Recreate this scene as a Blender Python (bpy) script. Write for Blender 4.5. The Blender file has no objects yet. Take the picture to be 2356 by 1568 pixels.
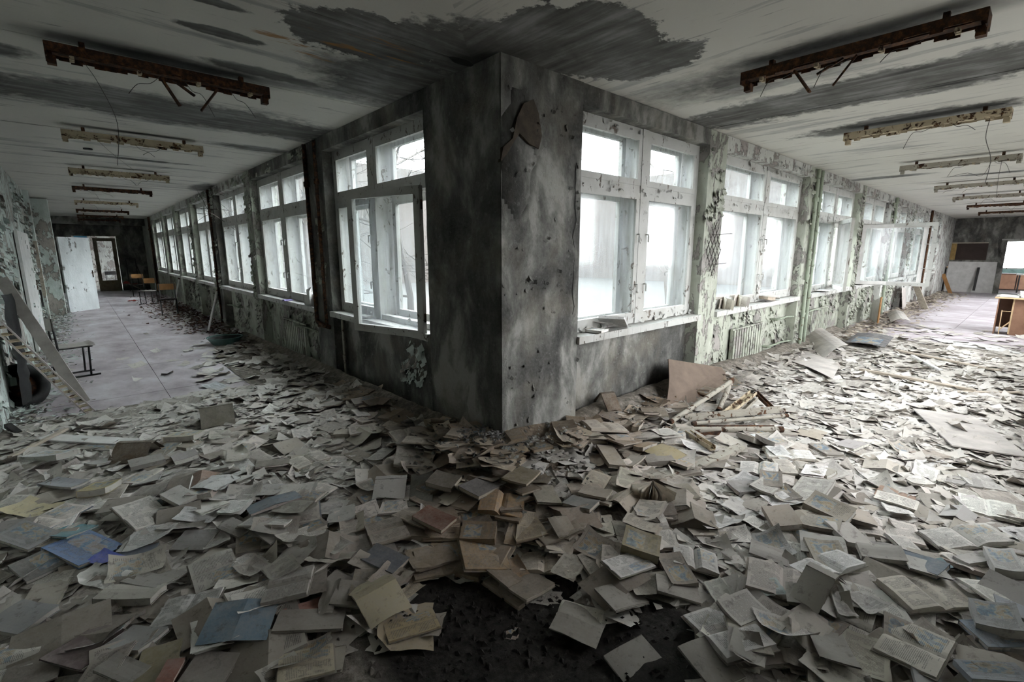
import bpy, bmesh, math, random
import numpy as np
from mathutils import Vector, Matrix, noise as mnoise

# ------------------------------------------------------------------ camera, world, exposure
S = bpy.context.scene
FPX, CX, CY = 1090.0, 1178.0, 784.0
PITCH, YAW = math.radians(10.75), math.radians(42.15)
H = 3.0
_fh = Vector((math.sin(YAW), math.cos(YAW), 0)); RT = Vector((math.cos(YAW), -math.sin(YAW), 0)); _up = Vector((0, 0, 1))
FW = _fh*math.cos(PITCH) - _up*math.sin(PITCH)
UPV = _fh*math.sin(PITCH) + _up*math.cos(PITCH)
CAM = Vector((-2.2903, -2.6478, 1.684))
cd = bpy.data.cameras.new('camera'); co = bpy.data.objects.new('camera', cd); S.collection.objects.link(co)
cd.sensor_width = 36; cd.lens = FPX/2356*36; cd.clip_start = .02; cd.clip_end = 200
M3 = Matrix((RT, UPV, -FW)).transposed()
co.matrix_world = Matrix.Translation(CAM) @ M3.to_4x4()
S.camera = co

w = bpy.data.worlds.new('overcast_sky'); S.world = w; w.use_nodes = True
nt = w.node_tree; bg = nt.nodes['Background']
bg.inputs['Color'].default_value = (0.95, 0.97, 1.0, 1); bg.inputs['Strength'].default_value = 6.0
S.view_settings.view_transform = 'Standard'; S.view_settings.look = 'None'
S.view_settings.gamma = 1; S.view_settings.use_curve_mapping = False
S.view_settings.exposure = 1.6
S.cycles.diffuse_bounces = 8; S.cycles.max_bounces = 16; S.cycles.transparent_max_bounces = 24

random.seed(7); RNG = random.Random(11)
col = S.collection

def ray(x, y):
    return (FW*FPX + RT*(x-CX) + UPV*(CY-y)).normalized()
def at(x, y, z=0.0):                    # pixel -> point on the horizontal plane z
    d = ray(x, y); return CAM + d*((z-CAM.z)/d.z)
def atx(x, y, X=0.0):
    d = ray(x, y); return CAM + d*((X-CAM.x)/d.x)
def aty(x, y, Y=0.0):
    d = ray(x, y); return CAM + d*((Y-CAM.y)/d.y)
def proj(P):
    q = Vector(P)-CAM; z = q.dot(FW)
    return (CX+FPX*q.dot(RT)/z, CY-FPX*q.dot(UPV)/z, z)

# ------------------------------------------------------------------ mesh builder
class MB:
    def __init__(s): s.v = []; s.f = []; s.uv = []
    def add(s, vs, fs, uvs=None):
        o = len(s.v); s.v += [tuple(p) for p in vs]
        s.f += [tuple(i+o for i in f) for f in fs]
        s.uv += list(uvs) if uvs else [(.0, .0)]*len(vs)
    def box(s, a, b):
        x0, y0, z0 = a; x1, y1, z1 = b
        x0, x1 = min(x0, x1), max(x0, x1); y0, y1 = min(y0, y1), max(y0, y1); z0, z1 = min(z0, z1), max(z0, z1)
        s.add([(x0,y0,z0),(x1,y0,z0),(x1,y1,z0),(x0,y1,z0),(x0,y0,z1),(x1,y0,z1),(x1,y1,z1),(x0,y1,z1)],
              [(0,3,2,1),(4,5,6,7),(0,1,5,4),(1,2,6,5),(2,3,7,6),(3,0,4,7)])
    def obox(s, p, q, wd, th, upv=(0,0,1)):          # oriented bar from p to q
        p = Vector(p); q = Vector(q); d = (q-p).normalized(); u = Vector(upv)
        if abs(d.dot(u)) > .98: u = Vector((1,0,0))
        a = d.cross(u).normalized()*wd/2; b = a.cross(d).normalized()*th/2
        s.add([p-a-b,p+a-b,p+a+b,p-a+b,q-a-b,q+a-b,q+a+b,q-a+b],
              [(0,1,2,3),(7,6,5,4),(0,4,5,1),(1,5,6,2),(2,6,7,3),(3,7,4,0)])
    def tube(s, pts, r, n=8, caps=True):
        pts = [Vector(p) for p in pts]; rs = r if isinstance(r, (list, tuple)) else [r]*len(pts)
        vs = []; fs = []; prev = None
        for i, p in enumerate(pts):
            d = (pts[min(i+1, len(pts)-1)]-pts[max(i-1, 0)]).normalized()
            if prev is None:
                u = d.cross(Vector((0,0,1)) if abs(d.z) < .9 else Vector((1,0,0))).normalized()
            else:
                u = (prev - d*prev.dot(d)).normalized()
            prev = u; v2 = d.cross(u)
            for k in range(n):
                a = 2*math.pi*k/n; vs.append(p+(u*math.cos(a)+v2*math.sin(a))*rs[i])
        for i in range(len(pts)-1):
            for k in range(n):
                fs.append((i*n+k, i*n+(k+1) % n, (i+1)*n+(k+1) % n, (i+1)*n+k))
        if caps:
            fs.append(tuple(range(n-1, -1, -1))); fs.append(tuple((len(pts)-1)*n+k for k in range(n)))
        s.add(vs, fs)
    def grid(s, fn, nu, nv):                         # fn(u,v) -> point
        vs = []; uv = []; fs = []
        for j in range(nv+1):
            for i in range(nu+1):
                u = i/nu; v = j/nv; vs.append(fn(u, v)); uv.append((u, v))
        for j in range(nv):
            for i in range(nu):
                a = j*(nu+1)+i; fs.append((a, a+1, a+nu+2, a+nu+1))
        s.add(vs, fs, uv)
    def mesh(s, name, mat, smooth=False):
        me = bpy.data.meshes.new(name); me.from_pydata(s.v, [], s.f)
        ul = me.uv_layers.new(name='UVMap')
        li = np.empty(len(me.loops), dtype=np.int32); me.loops.foreach_get('vertex_index', li)
        ul.data.foreach_set('uv', np.array(s.uv, dtype=np.float32)[li].ravel())
        if mat: me.materials.append(mat)
        if smooth: me.polygons.foreach_set('use_smooth', [True]*len(me.polygons))
        me.update(); return me

def link(name, me, parent=None, loc=(0,0,0), rot=(0,0,0)):
    o = bpy.data.objects.new(name, me); col.objects.link(o); o.location = loc; o.rotation_euler = rot
    if parent: o.parent = parent
    return o
def part(name, mb, mat, parent=None, smooth=False, loc=(0,0,0), rot=(0,0,0)):
    return link(name, mb.mesh(name, mat, smooth), parent, loc, rot)
def tag(o, label=None, cat=None, group=None, kind=None):
    if label: o['label'] = label
    if cat: o['category'] = cat
    if group: o['group'] = group
    if kind: o['kind'] = kind
    return o
def thing(name, label, cat, loc=(0,0,0), rot=(0,0,0), group=None):
    o = bpy.data.objects.new(name, None); col.objects.link(o); o.location = loc; o.rotation_euler = rot
    o.empty_display_size = .05
    return tag(o, label, cat, group)
def copy_tree(o, parent=None):
    c = o.copy(); col.objects.link(c)
    if parent: c.parent = parent
    for ch in list(o.children): copy_tree(ch, c)
    return c

# ------------------------------------------------------------------ materials
class NT:
    def __init__(s, name):
        s.m = bpy.data.materials.new(name); s.m.use_nodes = True; s.t = s.m.node_tree; s.N = s.t.nodes
        s.b = s.N['Principled BSDF']; s.b.inputs['Specular IOR Level'].default_value = .25
    def n(s, ty, **k):
        x = s.N.new(ty)
        for a, v in k.items(): setattr(x, a, v)
        return x
    def put(s, node, i, v):
        if v is None: return
        if isinstance(v, bpy.types.NodeSocket): s.t.links.new(v, node.inputs[i])
        else: node.inputs[i].default_value = v
    def math(s, op, a, b=None, clamp=False):
        x = s.n('ShaderNodeMath', operation=op, use_clamp=clamp); s.put(x, 0, a)
        if b is not None: s.put(x, 1, b)
        return x.outputs[0]
    def pos(s): return s.n('ShaderNodeNewGeometry').outputs['Position']
    def obj(s): return s.n('ShaderNodeTexCoord').outputs['Object']
    def uv(s): return s.n('ShaderNodeTexCoord').outputs['UV']
    def mp(s, v, scale=(1,1,1), loc=(0,0,0), rot=(0,0,0)):
        x = s.n('ShaderNodeMapping'); s.put(x, 'Vector', v)
        x.inputs['Scale'].default_value = scale; x.inputs['Location'].default_value = loc; x.inputs['Rotation'].default_value = rot
        return x.outputs[0]
    def noise(s, v, sc, det=4, rough=.55, dist=0, outc=False):
        x = s.n('ShaderNodeTexNoise'); s.put(x, 'Vector', v); x.inputs['Scale'].default_value = sc
        x.inputs['Detail'].default_value = det; x.inputs['Roughness'].default_value = rough; x.inputs['Distortion'].default_value = dist
        return x.outputs[1 if outc else 0]
    def voro(s, v, sc, feat='F1'):
        x = s.n('ShaderNodeTexVoronoi', feature=feat); s.put(x, 'Vector', v); x.inputs['Scale'].default_value = sc
        return x.outputs[0]
    def ramp(s, v, stops):
        x = s.n('ShaderNodeValToRGB'); s.put(x, 0, v); e = x.color_ramp.elements
        while len(e) < len(stops): e.new(.5)
        for i, (p, c) in enumerate(stops):
            e[i].position = p; e[i].color = (c, c, c, 1) if isinstance(c, (int, float)) else (*c, 1)
        return x.outputs[0]
    def mix(s, f, a, b, bt='MIX'):
        x = s.n('ShaderNodeMix', data_type='RGBA', blend_type=bt)
        s.put(x, 0, f)
        for i, v in ((6, a), (7, b)):
            if isinstance(v, bpy.types.NodeSocket): s.t.links.new(v, x.inputs[i])
            else: x.inputs[i].default_value = (*v, 1) if len(v) == 3 else v
        return x.outputs[2]
    def step(s, v, a, b):
        x = s.n('ShaderNodeMapRange'); s.put(x, 0, v); x.inputs[1].default_value = a; x.inputs[2].default_value = b
        return x.outputs[0]
    def out(s, color, rough=.85, bump=None, bs=.4, bd=.01):
        s.put(s.b, 'Base Color', color if isinstance(color, bpy.types.NodeSocket) else (*color, 1))
        s.put(s.b, 'Roughness', rough)
        if bump is not None:
            x = s.n('ShaderNodeBump'); x.inputs['Strength'].default_value = bs; x.inputs['Distance'].default_value = bd
            s.put(x, 'Height', bump); s.t.links.new(x.outputs[0], s.b.inputs['Normal'])
        return s.m

def m_concrete():                        # mouldy grey plaster of the corner pillar and bare walls
    t = NT('mouldy_plaster'); p = t.pos()
    big = t.noise(t.mp(p, (1.6, 1.6, .9)), 1.4, 5, .62, .6)
    mid = t.noise(t.mp(p, (1, 1, .55)), 4.2, 5, .6, .3)
    fine = t.noise(p, 40, 4, .7)
    a = t.math('ADD', t.math('MULTIPLY', big, .62), t.math('MULTIPLY', mid, .38))
    c = t.ramp(a, [(.38, (.028, .028, .025)), (.46, (.068, .067, .060)), (.52, (.135, .134, .12)), (.59, (.29, .285, .26))])
    c = t.mix(t.math('MULTIPLY', t.ramp(t.noise(p, 2.1, 3), [(.5, 0), (.68, 1)]), .35), c, (.20, .175, .13))
    pits = t.ramp(t.noise(p, 17, 5, .7), [(.34, 0), (.42, 1)])
    c = t.mix(pits, t.mix(.3, c, (.3, .3, .28)), c)
    c = t.mix(.10, c, t.ramp(fine, [(.3, .03), (.7, .4)]))
    h = t.math('ADD', t.math('MULTIPLY', fine, .35), t.math('ADD', t.math('MULTIPLY', mid, 1.2), t.math('MULTIPLY', pits, .4)))
    return t.out(c, .92, h, .55, .02)

def m_paint(name, paint, paint2, bare, amount, dark=.5):
    t = NT(name); p = t.pos()
    n1 = t.noise(t.mp(p, (1, 1, .7)), 3.2, 8, .68, .5)
    n2 = t.noise(t.mp(p, (1, 1, .45)), 11, 6, .7, .3)
    m = t.math('ADD', t.math('MULTIPLY', n1, .6), t.math('MULTIPLY', n2, .4))
    mask = t.ramp(m, [(amount, 0), (amount+.018, 1)])
    edge = t.ramp(m, [(amount-.03, 0), (amount, 1), (amount+.02, 0)])
    cp = t.mix(t.ramp(t.noise(p, 6, 4), [(.35, 0), (.7, 1)]), paint, paint2)
    cp = t.mix(t.math('MULTIPLY', t.ramp(t.noise(t.mp(p, (1, 1, .25)), 4, 5), [(.45, 0), (.75, 1)]), .4), cp, tuple(x*.55 for x in paint))
    cb = t.mix(t.noise(p, 7, 5, .65), tuple(x*.55 for x in bare), tuple(x*1.25 for x in bare))
    cb = t.mix(t.math('MULTIPLY', t.ramp(t.noise(p, 1.7, 4), [(.45, 0), (.62, 1)]), .4), cb, (.09, .095, .08))
    c = t.mix(mask, cb, cp)
    c = t.mix(t.math('MULTIPLY', edge, dark), c, (.03, .03, .025))
    h = t.math('ADD', mask, t.math('ADD', t.math('MULTIPLY', t.noise(p, 30, 4, .7), .3), t.math('MULTIPLY', n2, .8)))
    return t.out(c, .75, h, .9, .012)

def m_wood_white():                      # chipped white window paint
    t = NT('chipped_white_paint'); p = t.pos()
    m = t.noise(t.mp(p, (1, 1, .6)), 13, 7, .7, .6)
    mask = t.ramp(m, [(.385, 0), (.40, 1)])
    c = t.mix(t.noise(p, 5, 4), (.37, .37, .345), (.49, .49, .465))
    c = t.mix(t.math('MULTIPLY', t.ramp(t.noise(p, 3.1, 5, .6), [(.5, 0), (.72, 1)]), .55), c, (.30, .28, .24))
    c = t.mix(mask, t.mix(t.noise(p, 30), (.07, .055, .045), (.20, .17, .14)), c)
    return t.out(c, .6, t.math('ADD', mask, t.math('MULTIPLY', t.noise(p, 60), .3)), .7, .005)

def m_glass(name='dusty_glass', lo=.01, hi=.17, spk=.14):
    t = NT(name); p = t.pos()
    out = t.N['Material Output']
    tr = t.n('ShaderNodeBsdfTransparent'); tr.inputs[0].default_value = (.93, .95, .95, 1)
    gl = t.n('ShaderNodeBsdfGlossy'); gl.inputs['Roughness'].default_value = .08
    di = t.n('ShaderNodeBsdfTranslucent'); di.inputs[0].default_value = (.55, .57, .60, 1)
    d2 = t.n('ShaderNodeBsdfDiffuse'); d2.inputs[0].default_value = (.55, .57, .58, 1)
    streak = t.noise(t.mp(p, (9, 9, .7)), 3, 5, .7)
    sp = t.noise(p, 55, 3, .8)
    f = t.math('ADD', t.math('MULTIPLY', t.ramp(streak, [(.35, lo), (.75, hi)]), 1.0), t.math('MULTIPLY', t.ramp(sp, [(.62, 0), (.72, 1)]), spk))
    ds = t.n('ShaderNodeMixShader'); ds.inputs[0].default_value = .22
    t.t.links.new(di.outputs[0], ds.inputs[1]); t.t.links.new(d2.outputs[0], ds.inputs[2])
    a = t.n('ShaderNodeMixShader'); t.put(a, 0, f)
    t.t.links.new(tr.outputs[0], a.inputs[1]); t.t.links.new(ds.outputs[0], a.inputs[2])
    b = t.n('ShaderNodeMixShader')
    fr = t.n('ShaderNodeLayerWeight'); fr.inputs[0].default_value = .5
    t.put(b, 0, t.math('ADD', .02, t.math('MULTIPLY', t.math('POWER', fr.outputs[1], 5.0), .5))); t.t.links.new(a.outputs[0], b.inputs[1]); t.t.links.new(gl.outputs[0], b.inputs[2])
    t.t.links.new(b.outputs[0], out.inputs['Surface'])
    return t.m

def m_rust(name, paint, amt):
    t = NT(name); p = t.pos()
    m = t.noise(p, 14, 7, .7, .5)
    mask = t.ramp(m, [(amt, 0), (amt+.05, 1)])
    r = t.ramp(t.noise(p, 26, 6, .7), [(.3, (.010, .008, .007)), (.48, (.045, .023, .014)), (.6, (.11, .048, .02)), (.75, (.22, .11, .04))])
    c = t.mix(mask, r, t.mix(t.noise(p, 9), paint, tuple(x*.6 for x in paint)))
    return t.out(c, .85, t.math('ADD', mask, t.noise(p, 60, 4, .7)), .7, .004)

def m_tone(name, c, var=.35, sc=8, rough=.85, bump=.3, stretch=(1,1,1)):
    t = NT(name); p = t.obj()
    n = t.noise(t.mp(p, stretch), sc, 5, .65)
    cc = t.mix(t.ramp(n, [(.3, 0), (.72, 1)]), tuple(x*(1-var) for x in c), tuple(min(1, x*(1+var)) for x in c))
    return t.out(cc, rough, t.noise(t.mp(p, stretch), sc*5, 4, .7), bump, .004)

def dusted(t, c, amt=.5):
    p = t.pos()
    d = t.math('ADD', t.math('MULTIPLY', t.noise(p, 9, 5, .7), .6), t.math('MULTIPLY', t.noise(p, 70, 4, .75), .4))
    c = t.mix(t.math('MULTIPLY', t.ramp(d, [(.42, 0), (.62, 1)]), amt), c, (.38, .353, .322))
    c = t.mix(t.math('MULTIPLY', t.ramp(t.noise(p, 23, 5, .7), [(.56, 0), (.66, 1)]), .5), c, (.12, .11, .10))
    return c

def m_paper(name, text=False, pic=False):
    t = NT(name); oi = t.n('ShaderNodeObjectInfo'); oc = oi.outputs['Color']
    c = oc
    if text or pic:
        sep = t.n('ShaderNodeSeparateXYZ'); t.put(sep, 0, t.uv()); u, v = sep.outputs[0], sep.outputs[1]
    if text:
        rows = t.math('MULTIPLY', v, 34.0)
        line = t.math('LESS_THAN', t.math('FRACT', rows), .52)
        cb = t.n('ShaderNodeCombineXYZ'); t.put(cb, 0, t.math('MULTIPLY', u, 46.0)); t.put(cb, 1, t.math('MULTIPLY', t.math('FLOOR', rows), 7.31))
        t.put(cb, 2, t.math('MULTIPLY', oi.outputs['Random'], 90.0))
        words = t.math('GREATER_THAN', t.noise(cb.outputs[0], 1.0, 2, .5), .40)
        cb2 = t.n('ShaderNodeCombineXYZ'); t.put(cb2, 0, t.math('MULTIPLY', u, 1.1)); t.put(cb2, 1, t.math('MULTIPLY', v, 3.0)); t.put(cb2, 2, t.math('MULTIPLY', oi.outputs['Random'], 50.0))
        para = t.math('GREATER_THAN', t.noise(cb2.outputs[0], 2.0, 1, .5), .42)
        mu = t.math('LESS_THAN', t.math('ABSOLUTE', t.math('SUBTRACT', u, .5)), .40)
        mv = t.math('LESS_THAN', t.math('ABSOLUTE', t.math('SUBTRACT', v, .5)), .43)
        k = t.math('MULTIPLY', t.math('MULTIPLY', line, words), t.math('MULTIPLY', t.math('MULTIPLY', mu, mv), para))
        c = t.mix(t.math('MULTIPLY', k, .68), c, (.12, .115, .11))
    if pic:
        cb = t.n('ShaderNodeCombineXYZ'); t.put(cb, 0, u); t.put(cb, 1, v); t.put(cb, 2, t.math('MULTIPLY', oi.outputs['Random'], 40.0))
        q = t.noise(cb.outputs[0], 4.5, 4, .6, .5)
        pc = t.ramp(q, [(.32, (.05, .09, .16)), (.45, (.12, .25, .36)), (.52, (.45, .42, .34)), (.60, (.40, .27, .12)), (.72, (.10, .16, .12))])
        mu = t.math('LESS_THAN', t.math('ABSOLUTE', t.math('SUBTRACT', u, .48)), .36)
        mv = t.math('LESS_THAN', t.math('ABSOLUTE', t.math('SUBTRACT', v, .66)), .24)
        c = t.mix(t.math('MULTIPLY', t.math('MULTIPLY', mu, mv), .5), c, pc)
    c = dusted(t, c, .38)
    t.b.inputs['Specular IOR Level'].default_value = .12
    return t.out(c, .9, t.noise(t.pos(), 45, 4, .6), .25, .004)

def m_ceiling():
    t = NT('stained_whitewash'); p = t.pos()
    sep = t.n('ShaderNodeSeparateXYZ'); t.put(sep, 0, p); X, Y = sep.outputs[0], sep.outputs[1]
    wn = t.noise(p, 2.3, 6, .62, .4); wf = t.noise(p, 11, 5, .65)
    warp = t.math('ADD', t.math('MULTIPLY', t.math('SUBTRACT', wn, .5), 1.1), t.math('MULTIPLY', t.math('SUBTRACT', wf, .5), .62))
    def blob(cx, cy, rx, ry, soft, wk=1.0):
        a = t.math('POWER', t.math('DIVIDE', t.math('SUBTRACT', X, cx), rx), 2.0)
        b = t.math('POWER', t.math('DIVIDE', t.math('SUBTRACT', Y, cy), ry), 2.0)
        d = t.math('SUBTRACT', t.math('SQRT', t.math('ADD', a, b)), t.math('MULTIPLY', warp, wk))
        return t.step(d, 1.0, 1.0-soft)
    def union(bl):
        r = None
        for b in bl: r = blob(*b) if r is None else t.math('MAXIMUM', r, blob(*b))
        return r
    wet = union(BLOBS); soot_shadow = union(SOOT_SHADOW)
    isl = t.math('GREATER_THAN', Y, t.math('ADD', t.math('MULTIPLY', X, 1.0), .3))
    mixv = t.n('ShaderNodeMix', data_type='VECTOR'); t.put(mixv, 0, isl)
    t.t.links.new(t.mp(p, (3.0, .35, 1)), mixv.inputs[4]); t.t.links.new(t.mp(p, (.35, 3.0, 1)), mixv.inputs[5])
    st = t.noise(mixv.outputs[1], 1.3, 7, .66, .3)
    st2 = t.noise(mixv.outputs[1], 5.0, 5, .6, .2)
    white = t.mix(t.noise(p, .8, 3), (.60, .585, .53), (.52, .51, .47))
    white = t.mix(t.math('MULTIPLY', t.ramp(t.noise(p, 1.0, 4, .6), [(.4, 0), (.75, 1)]), .3), white, (.42, .42, .41))
    grey = t.ramp(t.math('ADD', t.math('MULTIPLY', st2, .5), t.math('MULTIPLY', wn, .5)), [(.36, (.062, .062, .056)), (.5, (.125, .125, .117)), (.64, (.25, .25, .245))])
    c = t.mix(t.ramp(st, [(.565, 0), (.595, .45), (.70, .85)]), white, (.25, .25, .245))
    c = t.mix(t.math('MULTIPLY', t.ramp(st2, [(.63, 0), (.67, 1)]), .7), c, (.2, .195, .19))
    c = t.mix(wet, c, grey)
    c = t.mix(t.math('MULTIPLY', soot_shadow, .92), c, (.022, .021, .02))
    c = t.mix(t.math('MULTIPLY', t.ramp(t.noise(p, 28, 4, .7), [(.70, 0), (.74, 1)]), .8), c, (.10, .095, .09))
    rust = union(RUSTB); rn = t.ramp(t.noise(t.mp(p, (1.2, 9, 1), rot=(0, 0, .5)), 1.8, 4, .6, .8), [(.56, 0), (.62, 1)])
    c = t.mix(t.math('MULTIPLY', rust, t.math('MULTIPLY', rn, .85)), c, (.30, .14, .03))
    h = t.math('ADD', t.math('MULTIPLY', wet, -.6), t.math('MULTIPLY', t.noise(p, 24, 5, .7), .35))
    return t.out(c, .92, h, .35, .01)

def m_floor():
    t = NT('dusty_lilac_floor'); p = t.pos()
    n = t.noise(t.mp(p, (1.5, .8, 1)), 1.6, 6, .6)
    c = t.ramp(n, [(.32, (.31, .265, .28)), (.5, (.45, .405, .425)), (.68, (.58, .555, .575))])
    c = t.mix(t.math('MULTIPLY', t.ramp(t.noise(p, 8, 6, .7), [(.55, 0), (.72, 1)]), .4), c, (.16, .14, .13))
    return t.out(c, .62, t.noise(p, 50, 4, .7), .25, .004)

W2 = at(1470, 1510, 0)
def m_rubble():
    t = NT('dirt_and_paper_scrap'); p = t.pos()
    sep = t.n('ShaderNodeSeparateXYZ'); t.put(sep, 0, p); X, Y = sep.outputs[0], sep.outputs[1]
    wn = t.noise(p, 3, 5, .6)
    a = t.math('POWER', t.math('DIVIDE', t.math('SUBTRACT', X, -.98), .62), 2.0)
    b = t.math('POWER', t.math('DIVIDE', t.math('SUBTRACT', Y, -1.22), .62), 2.0)
    d = t.math('ADD', t.math('SQRT', t.math('ADD', a, b)), t.math('MULTIPLY', t.math('SUBTRACT', wn, .5), .9))
    a2 = t.math('POWER', t.math('DIVIDE', t.math('SUBTRACT', X, W2.x), .34), 2.0); b2 = t.math('POWER', t.math('DIVIDE', t.math('SUBTRACT', Y, W2.y), .34), 2.0)
    d2 = t.math('ADD', t.math('SQRT', t.math('ADD', a2, b2)), t.math('MULTIPLY', t.math('SUBTRACT', wn, .5), .9))
    wet = t.step(t.math('MINIMUM', d, d2), 1.25, .85)
    g = t.ramp(t.noise(p, 14, 7, .72), [(.3, (.075, .066, .055)), (.5, (.20, .178, .15)), (.68, (.36, .325, .28))])
    dirt = t.step(t.math('SQRT', t.math('ADD', t.math('POWER', t.math('SUBTRACT', X, .1), 2.0), t.math('POWER', t.math('ADD', Y, .1), 2.0))), 1.3, .3)
    g = t.mix(t.math('MULTIPLY', dirt, .8), g, t.mix(1.0, g, (.45, .36, .27), 'MULTIPLY'))
    k = t.ramp(t.noise(p, 22, 7, .75), [(.35, (.012, .0105, .0095)), (.58, (.035, .031, .027)), (.75, (.085, .075, .065))])
    c = t.mix(wet, g, k)
    return t.out(c, .9, t.math('ADD', t.noise(p, 25, 7, .75), t.math('MULTIPLY', t.voro(p, 26), .4)), .8, .02)

BLOBS = [(.3, -.42, .62, .52, .06), (-.72, .45, .55, .36, .06), (.0, .12, .75, .5, .15), (.85, -.55, .34, .42, .06), (-.3, 1.0, .7, .8, .4), (-1.45, .95, .28, .08, .2), (-1.7, .55, .35, .06, .2), (-1.05, 1.5, .5, .12, .3),
         (-1.3, 3.2, 2.2, .62, .3), (-.4, 4.5, .6, .2, .4), (2.8, -1.6, .48, 2.4, .2), (1.75, -.9, .5, 1.2, .7), (4.2, -1.5, .34, 1.1, .25),
         (-2.75, 2.2, .45, .25, .3), (-1.6, 6.5, 1.1, .12, .4), (8.8, -.5, .25, .8, .5), (-.1, 9.5, .3, .9, .4), (9.6, -1.9, .18, .8, .5)]
SOOT_SHADOW = [(-1.62, 1.72, .95, .25, .7, .3), (1.58, -1.64, .25, 1.0, .7, .3), (-1.6, 4.5, .75, .09, .9, .3), (4.2, -1.64, .10, .8, .9, .3), (-.02, .12, .35, .35, 1.0, .6), (3.1, -1.95, .05, .25, .6, .5), (2.5, -1.8, .05, .25, 1.0, .6)]  # dark bands by the lamps: soot and lamp shadow painted into the ceiling colour
RUSTB = [(-1.0, .75, .35, .28, .4), (-.6, .55, .35, .22, .4)]

M = dict(conc=m_concrete(),
         paint=m_paint('peeling_pale_green_paint', (.325, .345, .28), (.42, .43, .37), (.33, .31, .285), .462, .35),
         paintw=m_paint('peeling_grey_white_paint', (.46, .47, .44), (.55, .55, .52), (.36, .32, .30), .47),
         paintl=m_paint('peeling_mint_paint', (.47, .53, .49), (.60, .64, .61), (.42, .38, .34), .475, .4),
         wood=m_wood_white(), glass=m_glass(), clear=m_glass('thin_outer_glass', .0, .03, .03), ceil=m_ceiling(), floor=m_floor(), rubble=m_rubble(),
         rust=m_rust('rusted_dark_steel', (.09, .055, .04), .62), rustcream=m_rust('rusted_cream_steel', (.56, .47, .33), .415),
         metal=m_rust('flaking_cream_pipe', (.42, .39, .33), .40), greenpipe=m_rust('green_painted_pipe', (.36, .41, .32), .36),
         paper=m_paper('plain_paper'), text=m_paper('printed_paper', True), pic=m_paper('picture_page', True, True),
         board=m_tone('brown_hardboard', (.155, .118, .092), .2, 5), boardl=m_tone('pale_dusty_board', (.42, .39, .36), .25, 4),
         white=m_tone('dusty_white_board', (.58, .57, .55), .15, 5), woodl=m_tone('pale_raw_wood', (.38, .33, .27), .3, 6, stretch=(1, 1, 6)),
         orange=m_tone('orange_plywood', (.25, .13, .05), .25, 6), desk=m_tone('brown_veneer', (.26, .145, .095), .2, 4, .5), edge=m_tone('light_wood_edge', (.58, .42, .25), .2, 8),
         dark=m_tone('dark_steel_tube', (.035, .033, .033), .3, 9, .5), black=m_tone('black_rubber', (.02, .02, .02), .4, 12, .7),
         blue=m_tone('blue_wall_paint', (.10, .30, .46), .2, 3), chalk=m_tone('dark_brown_board', (.035, .022, .018), .3, 3, .6), ochre=m_tone('ochre_card', (.30, .20, .08), .3, 6),
         red=m_tone('faded_red_paint', (.32, .05, .04), .3, 6), teal=m_tone('dusty_teal_enamel', (.17, .26, .24), .3, 6),
         leaf=m_tone('red_brown_debris', (.10, .05, .035), .6, 3), facade=m_tone('pale_render', (.085, .076, .07), .12, .6), tile=m_tone('pink_facing_tile', (.10, .055, .043), .25, 1.2),
         snow=m_tone('pale_courtyard_ground', (.06, .06, .057), .15, .4), bark=m_tone('grey_bark', (.07, .06, .052), .3, 8), dkglass=m_tone('dark_far_glass', (.16, .18, .21), .3, 1, .3),
         wire=m_tone('thin_dark_wire', (.06, .055, .05), .2, 9), poster=m_paper('poster_print', False, True))

# ------------------------------------------------------------------ room shell
FP = .12                                   # recess of the window plane behind the pier fronts
def struct(name, mb, mat, label, cat='wall', parent=None):
    o = part(name, mb, mat, parent)
    if not parent: tag(o, label, cat, kind='structure')
    return o

mb = MB(); mb.box((-3.3, -3.3, -.2), (26, .45, -.012)); mb.box((-3.3, .45, -.2), (.45, 30, -.012))
mb.box((25, -6, -.2), (31, 3, -.013))
floor = struct('floor', mb, M['floor'], 'dusty lilac grey corridor floor under the paper litter', 'floor')
sheetme = {}
def fl_sheet(x0, x1, y0, y1):
    m = MB(); g = .004
    m.box((x0+g, y0+g, -.012), (x1-g, y1-g, 0)); part('floor_sheet', m, M['floor'], floor)
ys = [-3.1, -.6, 1.9, 4.4, 6.2, 9.0, 11.8, 14.6, 17.4, 20.2, 24]
for a, b in zip(ys[:-1], ys[1:]):
    fl_sheet(-3.1, -1.68, a, b); fl_sheet(-1.68, 0, a, b)
xs = [0, 2.6, 5.2, 7.8, 10.4, 13, 15.6, 18.2, 20.8, 25]
for a, b in zip(xs[:-1], xs[1:]):
    fl_sheet(a, b, -3.1, -1.55); fl_sheet(a, b, -1.55, 0)

# ceiling of slabs
mb = MB(); mb.box((-3.3, -3.3, H+.03), (26, .5, H+.25)); mb.box((-3.3, .5, H+.03), (.5, 30, H+.25))
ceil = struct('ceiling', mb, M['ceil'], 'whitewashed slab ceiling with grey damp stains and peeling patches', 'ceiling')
def slab(x0, x1, y0, y1, dz):
    m = MB(); g = .005; z = H+dz
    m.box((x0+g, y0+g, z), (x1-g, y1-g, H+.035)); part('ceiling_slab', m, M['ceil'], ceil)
slab(-3.2, 1.35, -3.3, .3, .0)
y = .3; k = 0
while y < 24.2:
    slab(-3.2, .3, y, y+1.48, RNG.uniform(0, .006)); y += 1.48
x = 1.35
while x < 25.2:
    slab(x, x+1.7, -3.3, .3, RNG.uniform(0, .006)); x += 1.7

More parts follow.
